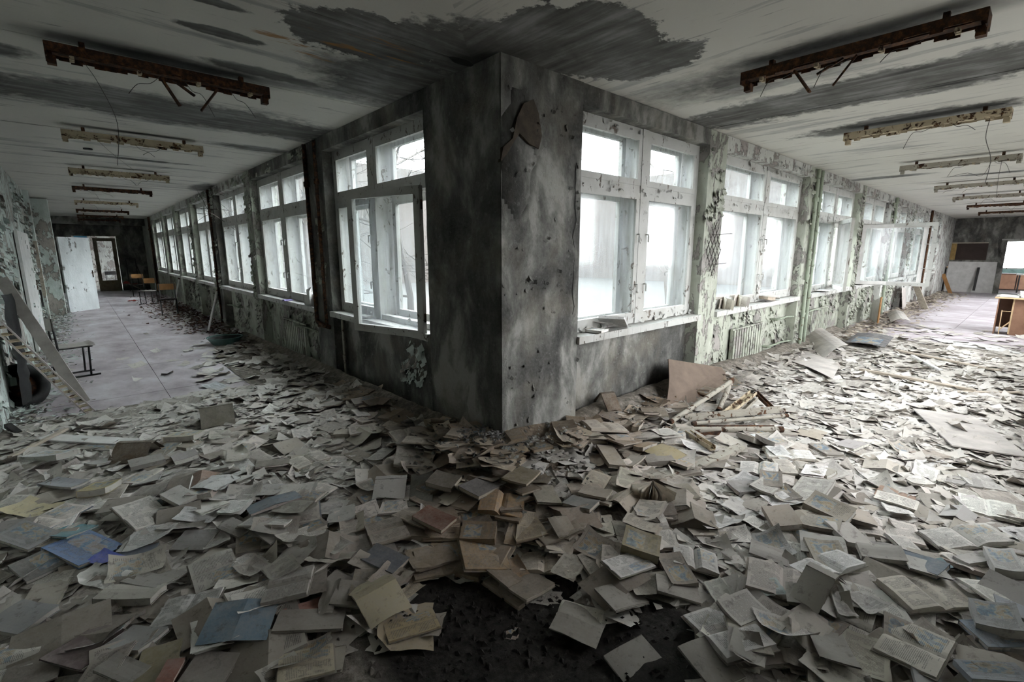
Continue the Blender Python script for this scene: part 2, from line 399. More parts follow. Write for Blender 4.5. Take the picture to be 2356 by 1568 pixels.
RW = [(.87, 3.07, 1.97), (3.50, 6.5, 5.08), (7.1, 9.70, 8.45), (10.05, 12.6, 11.4), (13.15, 15.4, 14.3), (15.8, 18.2, 17.0), (18.75, 21.2, 20.0)]
LW = [(.98, 3.22, 2.20), (3.75, 6.42, 5.20), (6.78, 9.3, 8.05), (9.95, 12.05, 11.0), (12.4, 14.7, 13.55), (15.1, 17.4, 16.25), (17.8, 20.4, 19.1)]
SILL, HEAD = .93, 2.84
T = .42                                    # wall thickness
def T_R(u, d, z): return (u, d, z)         # u along the wall, d into the wall
def T_L(u, d, z): return (d, u, z)
def ubox(m, tr, u0, u1, d0, d1, z0, z1): m.box(tr(u0, d0, z0), tr(u1, d1, z1))

def inner_wall(nm, W, tr, uend, mats, label):
    root = thing(nm, label, 'wall'); root['kind'] = 'structure'
    for i, (a, b, mu) in enumerate(W):
        m = MB(); ubox(m, tr, a, b, FP+.03, T, -.05, SILL-.05); ubox(m, tr, a, b, FP+.22, T, SILL-.06, SILL+.0)
        part('apron', m, mats[min(i, len(mats)-1)][0], root)
    prev = None
    for i in range(len(W)):
        a = W[i][1]; b = W[i+1][0] if i+1 < len(W) else uend
        m = MB(); ubox(m, tr, a, b, 0, T, 0, H); part('pier', m, mats[min(i, len(mats)-1)][1], root)
    for i, (a, b, mu) in enumerate(W):
        m = MB(); ubox(m, tr, a, b, 0, T, HEAD, H); part('lintel', m, mats[min(i, len(mats)-1)][2], root)
    return root
c_, p_, w_, l_ = M['conc'], M['paint'], M['paintw'], M['paintl']
wr = inner_wall('wall_right', RW, T_R, 25.0, [(c_, p_, c_), (p_, p_, w_), (p_, p_, w_), (p_, w_, w_), (w_, w_, w_)], 'courtyard wall of the right corridor, pale green paint peeling between the windows')
wl = inner_wall('wall_left', LW, T_L, 24.0, [(c_, c_, c_), (p_, p_, c_), (p_, c_, w_), (p_, p_, w_), (p_, p_, w_)], 'courtyard wall of the left corridor, dim grey and green paint between the windows')

# corner pillar with displaced plaster
def pillar():
    m = MB()
    def rough(p, s): return (mnoise.fractal(Vector(p)*3.1, 1.0, 2.0, 5)*.010 + mnoise.noise(Vector(p)*1.3)*.008)*s
    nz, nu = 90, 30
    def fr(u, v):
        q = (u*.872, 0, v*(H)); d = rough(q, 1 if .02 < u < .98 else .4)
        # lost plaster patch
        qx, qz = q[0], q[2]
        e = ((qx-.16)/.17)**2+((qz-2.35)/.42)**2+mnoise.noise(Vector((qx*9, 5, qz*7)))*.6
        if e < 1: d += .028
        return (q[0]+(d if u < .01 else 0), d-.004, q[2])
    m.grid(fr, nu, nz)
    def fl(u, v):
        q = (0, (1-u)*.982, v*H); d = rough(q, 1 if .02 < u < .98 else .4)
        return (d-.004, q[1]+(d if u > .99 else 0), q[2])
    m.grid(fl, nu, nz)
    m.box((.012, .02, 0), (.868, T, H)); m.box((.02, .012, 0), (T, .978, H))
    return m
o = part('wall_corner', pillar(), M['conc'], None, True)
tag(o, 'dark mould stained plaster pillar at the corner between the two corridors', 'wall', kind='structure')

m = MB(); P = [aty(u, v, -.012) for u, v in ((1152, 372), (1158, 338), (1180, 318), (1190, 270), (1205, 238), (1228, 228), (1240, 262), (1247, 312), (1240, 342), (1218, 330), (1196, 306), (1180, 330), (1168, 352))]
n = len(P); m.add(P+[p+Vector((0, .03, 0)) for p in P], [tuple(range(n))]+[(i, n+i, n+(i+1) % n, (i+1) % n) for i in range(n)])
part('bare_patch', m, m_tone('bare_brown_mortar', (.062, .05, .038), .5, 9, .95, .9), o)
# left solid wall, its niches and doors
mb = MB()
def lwall(y0, y1, z0=0, z1=H, d=0): mb.box((-3.3, y0, z0), (-3.0+d, y1, z1))
lwall(-3.3, 15.0); lwall(15.0, 16.0); lwall(16.0, 24.2)
lwall(12.6, 13.0, 0, H, .08); lwall(14.55, 15.12, 0, 2.98, .33)
struct('wall_outer_left', mb, M['paintl'], 'outer wall of the left corridor with thickly curling mint green paint')
# outer wall of the right corridor, unseen openings added to bring in light
mb = MB(); yb = -3.3
openings = [(1.6, 3.0), (4.0, 5.6), (7.2, 8.7), (10.4, 11.9), (13.6, 15.1), (16.8, 18.3), (20.0, 21.5)]
mb.box((-3.3, yb, 0), (25, yb+.2, .85)); mb.box((-3.3, yb, 2.75), (25, yb+.2, H))
e = -3.3
for a, b in openings:
    mb.box((e, yb, .85), (a, yb+.2, 2.75)); e = b
mb.box((e, yb, .85), (25, yb+.2, 2.75))
struct('wall_outer_right', mb, M['paintw'], 'outer wall of the right corridor with unseen openings added to let in light')
# end walls
mb = MB()
Y = 24.0
mb.box((-3.3, Y, 0), (-2.35, Y+.2, H)); mb.box((-.95, Y, 0), (.4, Y+.2, H)); mb.box((-2.35, Y, 2.3), (-.95, Y+.2, H)); mb.box((-3.0, Y-1.2, 2.72), (0, Y-.9, H))
struct('wall_end_left', mb, M['conc'], 'dark end wall of the left corridor around an open doorway')
mb = MB(); X = 25.0
mb.box((X, -1.55, 0), (X+.2, .4, H)); mb.box((X, -3.3, 2.05), (X+.2, -1.55, H)); mb.box((X, -3.3, 0), (X+.2, -2.95, H))
mb.box((X-.05, -1.62, 0), (X+.0, -1.45, 2.1))
we = struct('wall_end_right', mb, M['conc'], 'grey end wall of the right corridor beside the bright doorway')
m = MB(); m.box((X-.012, -1.45, .0), (X, 0, 1.25)); part('wall_panel', m, M['white'], we)

# rooms beyond the end doorways
mb = MB()
mb.box((-3.6, Y+4, 0), (.8, Y+4.2, H)); mb.box((-3.7, Y+.2, 0), (-3.5, Y+4, H)); mb.box((-3.6, Y+.2, -.1), (.8, Y+4.1, 0)); mb.box((-3.6, Y+.2, H), (.8, Y+4.1, H+.1))
mb.box((.6, Y+.2, 0), (.8, Y+4, .9)); mb.box((.6, Y+.2, 2.7), (.8, Y+4, H))
struct('wall_far_left', mb, M['paintw'], 'grey walls of the room beyond the left corridor doorway')
mb = MB(); mb.box((-2.28, Y+.6, 0), (-1.86, Y+1.1, H)); struct('trim_1', mb, M['blue'], 'bright blue painted column seen through the left doorway', 'column')
mb = MB()
mb.box((X+5, -6, 0), (X+5.2, -3.2, H)); mb.box((X+5, -3.2, 0), (X+5.2, -1.0, .85)); mb.box((X+5, -3.2, 2.2), (X+5.2, -1.0, H)); mb.box((X+5, -1.0, 0), (X+5.2, 1, H))
mb.box((X, .8, 0), (X+5, 1, H)); mb.box((X, -6, 0), (X+5, -5.8, H)); mb.box((X, -6, H), (X+5.2, 1, H+.1))
struct('wall_far_right', mb, M['teal'], 'walls of the room beyond the right corridor doorway')

# ------------------------------------------------------------------ windows
def rect_frame(m, tr, u0, u1, z0, z1, d0, d1, wd, wb=None):
    wb = wb or wd
    ubox(m, tr, u0, u0+wd, d0, d1, z0, z1); ubox(m, tr, u1-wd, u1, d0, d1, z0, z1)
    ubox(m, tr, u0+wd, u1-wd, d0, d1, z1-wd, z1); ubox(m, tr, u0+wd, u1-wd, d0, d1, z0, z0+wb)
def sash(name, root, tr, u0, u1, z0, z1, d, wd=.06, th=.04, handle=None, pane='glass'):
    m = MB(); rect_frame(m, tr, u0, u1, z0, z1, d, d+th, wd)
    s = part(name, m, M['wood'], root)
    if pane:
        m = MB(); ubox(m, tr, u0+wd-.008, u1-wd+.008, d+th*.45, d+th*.55, z0+wd-.008, z1-wd+.008); part('pane', m, M[pane], s)
    if handle is not None:
        for zz in (z0+(z1-z0)*.28, z0+(z1-z0)*.68):
            m = MB(); p = Vector(tr(handle, d-.005, zz)); q = Vector(tr(handle, d-.035, zz)); r = q+Vector((0, 0, -.075))
            m.tube([p, q, q+Vector((0, 0, -.02)), r], .008, 6); part('handle', m, M['wood'], s)
    return s
def window(nm, tr, a, b, mu, label, skip=()):
    root = thing(nm, label, 'window'); root['kind'] = 'structure'
    zb, zt, ztr = SILL+.02, HEAD, 2.245
    d0, d1 = FP+.0, FP+.24
    m = MB()
    rect_frame(m, tr, a, b, zb, zt, d0, d0+.07, .055, .05)
    ubox(m, tr, mu-.05, mu+.05, d0-.012, d0+.07, zb, zt); ubox(m, tr, a+.05, b-.05, d0, d0+.06, ztr, ztr+.07)
    part('frame', m, M['wood'], root)
    m = MB()                              # casing box between the two layers and the outer frame
    ubox(m, tr, a, a+.03, d0+.07, d1, zb, zt); ubox(m, tr, b-.03, b, d0+.07, d1, zb, zt)
    ubox(m, tr, a, b, d0+.07, d1, zb, zb+.03); ubox(m, tr, a, b, d0+.07, d1, zt-.03, zt)
    ubox(m, tr, mu-.035, mu+.035, d0+.07, d1, zb, zt); ubox(m, tr, a, b, d1-.06, d1, ztr, ztr+.07)
    part('casing', m, M['wood'], root)
    for k, (p, q) in enumerate(((a+.055, mu-.05), (mu+.05, b-.055))):
        if k not in skip:
            sash('casement', root, tr, p, q, zb+.05, ztr, d0-.008, .062, .045, handle=(q-.03 if k == 0 else p+.03))
        if ('t', k) not in skip: sash('transom_light', root, tr, p, q, ztr+.07, zt-.055, d0-.006, .055, .042)
        sash('outer_casement', root, tr, p-.0, q+.0, zb+.03, ztr, d1-.055, .07, .045, pane='clear')
        sash('outer_transom_light', root, tr, p, q, ztr+.07, zt-.03, d1-.055, .06, .042, pane='clear')
    m = MB(); n = 30
    # sill board with a worn uneven front
    z1 = SILL+.015; f0 = -.035
    for i in range(n):
        u0 = a-.02+(b-a+.04)*i/n; u1 = a-.02+(b-a+.04)*(i+1)/n
        u0 = max(u0, a if i == 0 else u0); ubox(m, tr, u0, u1, f0+.012*abs(mnoise.noise(Vector((i*.35, a, 0)))), FP+.02, SILL-.05, z1)
    part('window_sill', m, M['wood'], root)
    return root
rl = ['the one nearest the corner pillar', 'second from the corner pillar, books on its sill', 'third from the corner pillar, one casement ajar', 'fourth from the corner pillar, casements thrown wide open', 'fifth from the corner pillar', 'sixth from the corner pillar', 'farthest from the corner pillar']
for i, (a, b, mu) in enumerate(RW):
    window(f'window_{i+1}', T_R, a, b, mu, 'white double window in the right corridor, '+rl[i], skip={2: (1,), 3: (0,)}.get(i, ()))
ll = ['the one nearest the corner pillar, its casement open', 'second from the corner pillar beside rusty pipes', 'third from the corner pillar', 'fourth from the corner pillar past the dark pipe column', 'fifth from the corner pillar', 'sixth from the corner pillar', 'farthest from the corner pillar']
for i, (a, b, mu) in enumerate(LW):
    window(f'window_{i+8}', T_L, a, b, mu, 'white double window in the left corridor, '+ll[i], skip={0: (0,)}.get(i, ()))

def open_sash(label, hinge, ang, wd, z0, z1, mat='wood', glass=True, th=.045, fr=.07):
    r = thing('open_casement', label, 'window sash', (hinge[0], hinge[1], 0), (0, 0, ang))
    m = MB(); rect_frame(m, T_R, 0, wd, z0, z1, 0, th, fr); part('frame', m, M[mat], r)
    if glass:
        m = MB(); m.box((fr-.008, th*.45, z0+fr-.008), (wd-fr+.008, th*.55, z1-fr+.008)); part('pane', m, M['glass'], r)
    for zz in (z0+.35, z1-.4):
        m = MB(); m.tube([(wd-.03, -.004, zz), (wd-.03, -.03, zz), (wd+.05, -.034, zz)], .008, 6); part('handle', m, M['wood'], r)
    for zz in (z0+.15, z1-.2):
        m = MB(); m.tube([(-.005, th/2, zz), (-.005, th/2, zz+.08)], .011, 6); part('hinge', m, M['rust'], r)
    return r
# left window by the pillar: sash swung into the corridor (hinge on the pillar side)
open_sash('glazed white casement swung open beside the dark corner pillar', (-.0, 1.04), math.radians(90+16), .93, .90, 2.24)

def sash_px(label, hx, hy, tip_px, wd, z0, z1, mat='wood', glass=True):
    best = None
    for k in range(0, 181):
        a = math.radians(-k); P = (hx+wd*math.cos(a), hy+wd*math.sin(a), (z0+z1)/2); e = abs(proj(P)[0]-tip_px)
        if best is None or e < best[0]: best = (e, a)
    return open_sash(label, (hx, hy), best[1], wd, z0, z1, mat, glass)
sash_px('narrow white casement standing ajar, seen edge on, third window of the right corridor', 8.55, .06, 1948, 1.05, .98, 2.24)
sash_px('large bare white casement frame wide open, fourth window of the right corridor', 10.12, .05, 2168, 1.25, .98, 2.24, 'wood', False)
bl = sash_px('blue grey casement with glass wide open in front of the bare white frame', 10.02, -.02, 2128, 1.08, .99, 2.22, 'white', True)

# ------------------------------------------------------------------ courtyard
mb = MB(); mb.box((.4, .4, -.5), (60, 60, -.25)); tag(part('ground', mb, M['snow']), 'pale overexposed courtyard ground beyond the windows', 'ground', kind='structure')
mb = MB(); mb.box((-60, -60, -.6), (60, -3.4, -.3)); tag(part('ground_outer', mb, M['snow']), 'pale ground outside the outer wall', 'ground', kind='structure')
def building(label, tr, u0, u1, h, wrows, pitch):
    r = thing('school_wing', label, 'building')
    m = MB(); ubox(m, tr, u0, u1, .12, 6, -.4, h); part('wall', m, M['facade'], r)
    tm = MB(); ubox(tm, tr, .006, pitch-.012, 0.03, .13, .006, .79); tme = tm.mesh('tile', M['tile'])
    wm = MB(); rect_frame(wm, tr, 0, 1.5, 0, 1.5, .02, .14, .08); ubox(wm, tr, .71, .79, .02, .14, .08, 1.42); wme = wm.mesh('window_frame', M['wood'])
    gm = MB(); ubox(gm, tr, .05, 1.45, .08, .10, .05, 1.45); gme = gm.mesh('pane', M['dkglass'])
    nb = int((u1-u0)/pitch); cnt = 0
    for j in range(int(h/.8)):
        z = -.3+j*.8; inw = any(z+.8 > a and z < a+1.5 for a in wrows)
        for i in range(nb):
            if cnt >= 290: break
            u = u0+i*pitch
            if inw and i % 3 != 0: continue
            o = link('tile', tme, r); o.location = tr(u, 0, z); cnt += 1
    for z in wrows:
        for i in range(0, nb-2, 3):
            f = link('window_frame', wme, r); f.location = tr(u0+(i+1)*pitch+.2, 0, z); g = link('pane', gme, f)
    return r
building('pale school wing with pink facing tiles across the courtyard from the left windows', lambda u, d, z: (u, 23+d, z), 3.5, 31.0, 6.4, (.9, 4.1), 1.15)
building('pink tiled school wing closing the far end of the courtyard, seen through the right windows', lambda u, d, z: (25.5+d, u, z), .5, 22.5, 6.4, (1.0, 4.2), 1.15)

def tree(label, loc, h, seed):
    R = random.Random(seed); r = thing('bare_tree', label, 'tree', loc)
    tr_ = MB(); br = MB()
    pts = []; p = Vector((0, 0, 0)); d = Vector((R.uniform(-.08, .08), R.uniform(-.08, .08), 1))
    for i in range(8): pts.append(p.copy()); d += Vector((R.uniform(-.12, .12), R.uniform(-.12, .12), 0)); p = p+d.normalized()*h/8
    tr_.tube(pts, [.075*(1-i/9) for i in range(8)], 6)
    def branch(p, d, L, rad, lev):
        q = [p]; 
        for i in range(4):
            d = (d+Vector((R.uniform(-.3, .3), R.uniform(-.3, .3), R.uniform(-.15, .25)))).normalized(); q.append(q[-1]+d*L/4)
        br.tube(q, [rad*(1-.2*i) for i in range(5)], 3, False)
        if lev < 3:
            for i in range(5 if lev < 2 else 3):
                k = R.randint(1, 4); nd = (d+Vector((R.uniform(-1, 1), R.uniform(-1, 1), R.uniform(-.5, .8)))).normalized(); branch(q[k], nd, L*.6, rad*.55, lev+1)
    for i in range(14):
        k = R.randint(2, 7); a = R.uniform(0, 6.28); branch(pts[k], Vector((math.cos(a), math.sin(a), R.uniform(.2, .9))).normalized(), h*.3, .026, 1)
    part('trunk', tr_, M['bark'], r); b = part('branches', br, M['bark'], r); b['kind'] = 'stuff'
tree('bare young tree behind the first right corridor window', (3.4, 3.9, -.3), 5.0, 1)
tree('bare bushy tree further out beyond the first right window', (7.0, 7.2, -.3), 5.5, 2)
tree('bare sapling outside the open casement window of the left corridor', (2.3, 5.2, -.3), 4.6, 3)
tree('thin bare tree outside the second window of the left corridor', (1.8, 9.0, -.3), 5.2, 4)
tree('bare tree outside the second window of the right corridor', (10.5, 4.6, -.3), 5.2, 5)
tree('bare tree outside the far doorway room of the right corridor', (32.5, -2.8, -.3), 5.2, 6)

# ------------------------------------------------------------------ pipes, radiators, lath
def pipes(label, pts, r, mat, name='heating_pipe', n=8):
    m = MB(); m.tube(pts, r, n); return m
def pipe_thing(label, tr, u, d, z0, z1, rad, mat, elbow=None, group=None):
    r = thing('heating_pipe', label, 'pipe', tr(u, d, z0))
    base = Vector(tr(u, d, z0)); L = lambda uu, dd, zz: Vector(tr(uu, dd, zz))-base
    m = MB(); n = 24; m.tube([L(u+mnoise.noise(Vector((i*.7, u*5, 0)))*.004, d, z0+(z1-z0)*i/n) for i in range(n+1)],
                             [rad*(1+.18*mnoise.noise(Vector((i*1.9, u*3, 2)))) for i in range(n+1)], 8)
    part('riser', m, M[mat], r, True)
    if elbow:
        m = MB(); m.tube([L(u, d, z0+.06), L(u, d, z0), L(u+elbow*.04, d, z0-.04), L(u+elbow*.35, d+.03, z0-.07)], rad*1.05, 8); part('elbow', m, M[mat], r, True)
    m = MB(); m.tube([L(u, d, z1-.5), L(u, d, z1-.44)], rad*1.5, 8); part('coupling', m, M[mat], r)
    return r
pipe_thing('rusted black heating pipe on the first left pier, nearer the window corner', T_L, 3.33, -.045, .78, 2.97, .021, 'rust', 1)
pipe_thing('rusted black heating pipe on the first left pier, farther from the pillar', T_L, 3.66, -.045, .80, 2.97, .026, 'rust', -1)
pipe_thing('thin pale drain pipe below the sill beside the first left pier', T_L, 3.1, .06, .1, .84, .014, 'metal')
pipe_thing('dark pipe on the flaking second column of the left corridor', T_L, 9.55, -.04, .1, 2.97, .024, 'rust')
pipe_thing('dark pipe at the far end of the left window wall', T_L, 20.7, -.05, .1, 2.97, .04, 'rust')
pipe_thing('pale green pipe on the first right column, left one of the pair', T_R, 6.72, -.04, .1, 2.97, .03, 'greenpipe')
pipe_thing('pale green pipe on the first right column, right one of the pair', T_R, 6.93, -.04, .1, 2.97, .025, 'greenpipe')
pipe_thing('green and rust pipe on the second right column', T_R, 12.85, -.04, .1, 2.97, .035, 'greenpipe')
pipe_thing('rusty pipe on the third right column', T_R, 18.45, -.04, .1, 2.97, .035, 'rust')
def hpipe(label, tr, u0, u1, d, z):
    r = thing('feed_pipe', label, 'pipe', tr(u0, d, z)); b = Vector(tr(u0, d, z))
    m = MB(); m.tube([Vector(tr(u0, d, z))-b, Vector(tr((u0+u1)/2, d, z+.01))-b, Vector(tr(u1, d, z-.02))-b], .014, 6); part('pipe', m, M['greenpipe'], r, True)
    m = MB(); m.tube([Vector(tr(u0, d, z))-b, Vector(tr(u0, d+.1, z))-b], .02, 6); part('wall_flange', m, M['greenpipe'], r)
hpipe('short pale feed pipe low between second right window and green column', T_R, 5.8, 6.6, .03, .62)
hpipe('short pale feed pipe near the floor left of the green column', T_R, 5.5, 6.5, .03, .22)
hpipe('thin vertical-looking feed pipe end under the third right window', T_R, 7.15, 8.0, .03, .62)
hpipe('pale feed pipe under the second left window', T_L, 3.85, 4.8, .03, .60)
hpipe('pale feed pipe under the third left window', T_L, 8.3, 9.2, .03, .55)
def radiator(label, tr, u0, u1, z0, z1):
    r = thing('ribbed_radiator', label, 'radiator', tr(u0, FP, z0)); b = Vector(tr(u0, FP+.03, z0))
    n = int((u1-u0)/.085)
    m = MB(); m.box(Vector(tr(u0, FP+.0, z0))-b, Vector(tr(u1, FP+.03, z1))-b); part('back_panel', m, M['paint'], r)
    for i in range(n):
        m = MB(); u = u0+.01+i*.085; m.box(Vector(tr(u, FP-.022, z0+.02))-b, Vector(tr(u+.055, FP+.0, z1-.02))-b); part('rib', m, M['paint'], r)
radiator('pale ribbed radiator panel under the second right window', T_R, 4.3, 5.4, .12, .62)
radiator('pale ribbed radiator panel under the third right window', T_R, 7.6, 8.7, .12, .62)
radiator('pale ribbed radiator panel under the second left window', T_L, 4.5, 5.6, .12, .62)

# wire lath bared on the first right pier
r = thing('wire_lath', 'rusty diamond wire lath bared on the peeling first right pier', 'mesh', (3.28, 0, 1.70))
for k in range(-4, 5):
    for sgn in (-1, 1):
        z0 = k*.135; a = Vector((-.2, -.03-.004*sgn, z0-.30*sgn)); b = Vector((.2, -.03-.004*sgn, z0+.30*sgn))
        def inside(t):
            p = a.lerp(b, t); return (abs(p.x)/.19)**1.5+(abs(p.z)/.34)**1.5 < 1
        ts = [t/30 for t in range(31) if inside(t/30)]
        if len(ts) > 3:
            m = MB(); m.tube([a.lerp(b, ts[0]), a.lerp(b, ts[-1])], .0042, 5); part('wire', m, M['wire'], r)
for z, x1 in ((.17, .34), (-.18, .26)):
    m = MB(); m.tube([(-.05, -.02, z), (.15, -.03, z+.01), (x1, -.08, z+.02)], .004, 5); part('bent_wire', m, M['wire'], r)

# ------------------------------------------------------------------ paint flakes on the walls
def flakes(name, label, tr, areas, mat, n, seed, size=(.02, .06)):
    R = random.Random(seed); m = MB(); tot = sum((a[1]-a[0])*(a[4]-a[3]) for a in areas)
    for (u0, u1, d, z0, z1) in areas:
        k = int(n*(u1-u0)*(z1-z0)/tot)
        for _ in range(k):
            u = R.uniform(u0, u1); z = R.uniform(z0, z1)
            if mnoise.noise(Vector((u*2.2, seed*3.1, z*2.2))) < -.12: continue
            s = R.uniform(*size); s2 = s*R.uniform(.6, 1.6); lift = R.uniform(.2, .9)*s; a0 = R.choice([-1, 1])*R.uniform(.3, 1.4)+math.pi/2
            ca, sa = math.cos(a0), math.sin(a0)
            pts = []
            for i, t in enumerate((0, .5, 1)):
                for q in (-.5, .5):
                    lu = q*s2*(1-.35*t*R.random()); lz = -t*s
                    du = lu*sa+lz*ca; dz = -lu*ca+lz*sa
                    pts.append(tr(u+du, d-.003-lift*t*t, z+dz))
            m.add(pts, [(0, 1, 3, 2), (2, 3, 5, 4)])
    o = part(name, m, mat); tag(o, label, 'paint flakes', kind='stuff'); return o
flakes('paint_flakes', 'curling pale green paint flakes on the right corridor piers and parapets', T_R,
       [(3.5, 6.5, FP+.03, .1, .86), (7.1, 9.7, FP+.03, .1, .86), (10.05, 12.6, FP+.03, .1, .86), (13.1, 15.4, FP+.03, .1, .86), (3.07, 3.5, 0, .95, 1.4), (3.07, 3.5, 0, 2.05, 2.9), (6.5, 7.1, 0, .1, 2.9), (9.7, 10.05, 0, .1, 2.9), (12.6, 13.1, 0, .1, 2.9), (15.4, 15.8, 0, .1, 2.9)], M['paint'], 4200, 3)
flakes('paint_flakes', 'curling paint flakes hanging from the right corridor lintels and window heads', T_R,
       [(.95, 3.1, FP-.01, 2.80, 2.86), (3.5, 6.5, FP-.01, 2.78, 2.86), (3.5, 12.6, 0, 2.84, 2.93), (.95, 3.1, FP-.012, .95, 1.0), (12.6, 21, 0, 2.2, 2.95)], M['wood'], 1300, 4, (.02, .055))
flakes('paint_flakes', 'dark curling paint flakes on the left corridor piers and parapets', T_L,
       [(3.75, 6.4, FP+.03, .1, .86), (6.8, 9.3, FP+.03, .1, .86), (9.95, 12, FP+.03, .1, .86), (12.4, 14.7, FP+.03, .1, .86), (6.42, 6.78, 0, .1, 2.95), (9.3, 9.95, 0, .1, 2.95), (3.3, 3.7, 0, 1.3, 2.2), (12.0, 12.4, 0, .1, 2.9), (3.75, 12, 0, 2.85, 2.97)], M['paint'], 3600, 5)
flakes('paint_flakes', 'small strip of pale paint left below the sill beside the dark corner pillar', T_L, [(1.3, 1.75, FP+.03, .35, .78)], M['paintl'], 90, 8, (.03, .07))
flakes('paint_flakes', 'thick curling mint paint flakes all over the left outer wall', lambda u, d, z: (-3.0-d, u, z),
       [(-1.0, 7.5, 0, 0.05, 2.95), (8.9, 15, 0, .05, 2.95), (16, 22, 0, .05, 2.95)], M['paintl'], 5200, 6, (.03, .085))
flakes('plaster_chips', 'small chips of plaster lifting from the dark corner pillar', T_R, [(.03, .85, -.003, .1, 2.9)], M['conc'], 140, 9, (.01, .035))
flakes('paint_flakes', 'white paint flakes lifting off the right window frames', T_R,
       [(a-.0, b, FP-.014, .97, 1.02) for a, b, c in RW[:4]]+[(c-.05, c+.05, FP-.014, 1.0, 2.8) for a, b, c in RW[:4]]+[(a+.0, b, FP-.012, 2.24, 2.32) for a, b, c in RW[:4]], M['wood'], 420, 12, (.01, .035))
flakes('paint_flakes', 'white paint flakes lifting off the left window frames', T_L,
       [(a-.0, b, FP-.014, .97, 1.02) for a, b, c in LW[:3]]+[(c-.05, c+.05, FP-.014, 1.0, 2.8) for a, b, c in LW[:3]]+[(a+.0, b, FP-.012, 2.24, 2.32) for a, b, c in LW[:3]], M['wood'], 320, 13, (.01, .035))
# crack along the pillar edge by the first right window
m = MB(); m.tube([(.80+mnoise.noise(Vector((i*.45, 0, 3)))*.05, -.006, 1.15+i*.065) for i in range(20)], [.0035+.003*abs(mnoise.noise(Vector((i, 4, 4)))) for i in range(20)], 4)
tag(part('plaster_crack', m, M['black']), 'dark wandering crack down the right edge of the corner pillar', 'crack')

# ------------------------------------------------------------------ ceiling lamps
def wire(parent, pts, rad=.0022):
    P = [Vector(p) for p in pts]; out = []
    for i in range(len(P)-1):
        a = P[max(i-1, 0)]; b = P[i]; c = P[i+1]; d = P[min(i+2, len(P)-1)]
        for k in range(5):
            t = k/5; out.append(.5*((2*b)+(c-a)*t+(2*a-5*b+4*c-d)*t*t+(3*b-a-3*c+d)*t**3))
    out.append(P[-1]); m = MB(); m.tube(out, rad, 4); part('loose_wire', m, M['wire'], parent)
def lamp(label, loc, rotz, mat, style, seed, tilt=0):
    R = random.Random(seed); L = 1.27; r = thing('strip_lamp', label, 'lamp', loc, (0, tilt, rotz), 'rusted strip lamps on the ceiling')
    W2 = .075; t = .006; hh = .06
    m = MB(); n = 22                       # housing: inverted trough with ragged lower edge
    m.box((-L/2, -W2, hh-.008), (L/2, W2, hh))
    for sgn in (-1, 1):
        for i in range(n):
            x0 = -L/2+L*i/n; x1 = -L/2+L*(i+1)/n; z0 = R.uniform(-.012, .012)*(1 if style != 'lattice' else .1)
            m.box((x0, sgn*W2-.003, z0), (x1, sgn*W2+.003, hh))
    part('housing', m, M[mat], r)
    for sgn in (-1, 1):
        m = MB(); m.box((sgn*(L/2-.004), -W2, -.02), (sgn*(L/2+.004), W2, hh)); m.box((sgn*(L/2-.045), -W2*.5, -.055), (sgn*(L/2), W2*.2, -.005)); part('end_cap', m, M[mat], r)
        m = MB(); m.box((sgn*L*.36-.015, -.02, hh), (sgn*L*.36+.015, .02, hh+.05)); part('hanger', m, M['rust'], r)
    if style == 'lattice':
        for i in range(14):
            x = -L/2+.05+i*(L-.1)/13; m = MB(); m.obox((x-.03, -W2+.004, 0), (x+.03, W2-.004, 0), .005, .05); part('louvre_blade', m, M['rustcream'], r)
        for yv in (-.03, .03):
            m = MB(); m.box((-L/2, yv-.003, -.015), (L/2, yv+.003, .03)); part('louvre_rail', m, M['rustcream'], r)
    else:
        m = MB(); m.box((-L/2+.03, -.035, .012), (L/2-.03, .035, .03)); part('reflector', m, M[mat], r)
        for i in range(4):
            x = -L/2+.12+i*(L-.24)/3; m = MB(); m.tube([(x, -.02, .012), (x, -.02, -.012)], .014, 6); m.tube([(x, .02, .012), (x, .02, -.012)], .014, 6); part('lamp_holder', m, M['rustcream'], r)
    if style == 'near':
        for (x, dx, dz) in ((-.05, .10, -.16), (.02, .13, -.07), (.30, -.12, -.17)):
            m = MB(); m.obox((x, .02, -.0), (x+dx, .06, dz), .022, .012); part('hanging_strip', m, M['rust'], r)
    for k in range(3 if style == 'near' else 2):
        x = R.uniform(-.45, .45); s = R.choice([-1, 1])
        wire(r, [(x, 0, .0), (x+.05*s, .06, -.04), (x+.12*s, .10, -.05), (x+.18*s, .08, -R.uniform(.08, .2))])
    return r
zl = H-.115
order = ['first', 'second', 'third', 'fourth', 'fifth', 'sixth', 'seventh', 'eighth']
def lab(side, i, what): return f'{what}, {order[i]} on the {side} corridor ceiling'
yl = [1.69, 4.53, 7.65, 10.45, 13.95, 17.4, 20.4, 22.6]
lk = [('rust', 'near', 'dark rusted strip lamp with metal strips hanging down'), ('rustcream', 'plain', 'cream and rust strip lamp'), ('rustcream', 'lattice', 'cream strip lamp with white lattice louvre'), ('rust', 'plain', 'dark rusted strip lamp'),
      ('rustcream', 'plain', 'small looking cream strip lamp'), ('rust', 'plain', 'far rusted strip lamp'), ('rust', 'plain', 'far dark strip lamp'), ('rust', 'plain', 'farthest dark strip lamp')]
for i, yy in enumerate(yl):
    o = lamp(lab('left', i, lk[i][2]), (-1.64+i*.03, yy, zl-.03*(i == 7)), 0, lk[i][0], lk[i][1], 20+i)
    if i == 0: wire(o, [(-.46, 0, 0), (-.38, .3, -.05), (-.28, .7, -.22), (-.3, .95, -.5)], .002)
    if i == 1: wire(o, [(-.35, 0, 0), (-.22, .4, -.06), (.02, 1.0, -.16)], .002)
xl = [1.50, 4.14, 7.17, 10.55, 13.4, 16.5, 20.0]
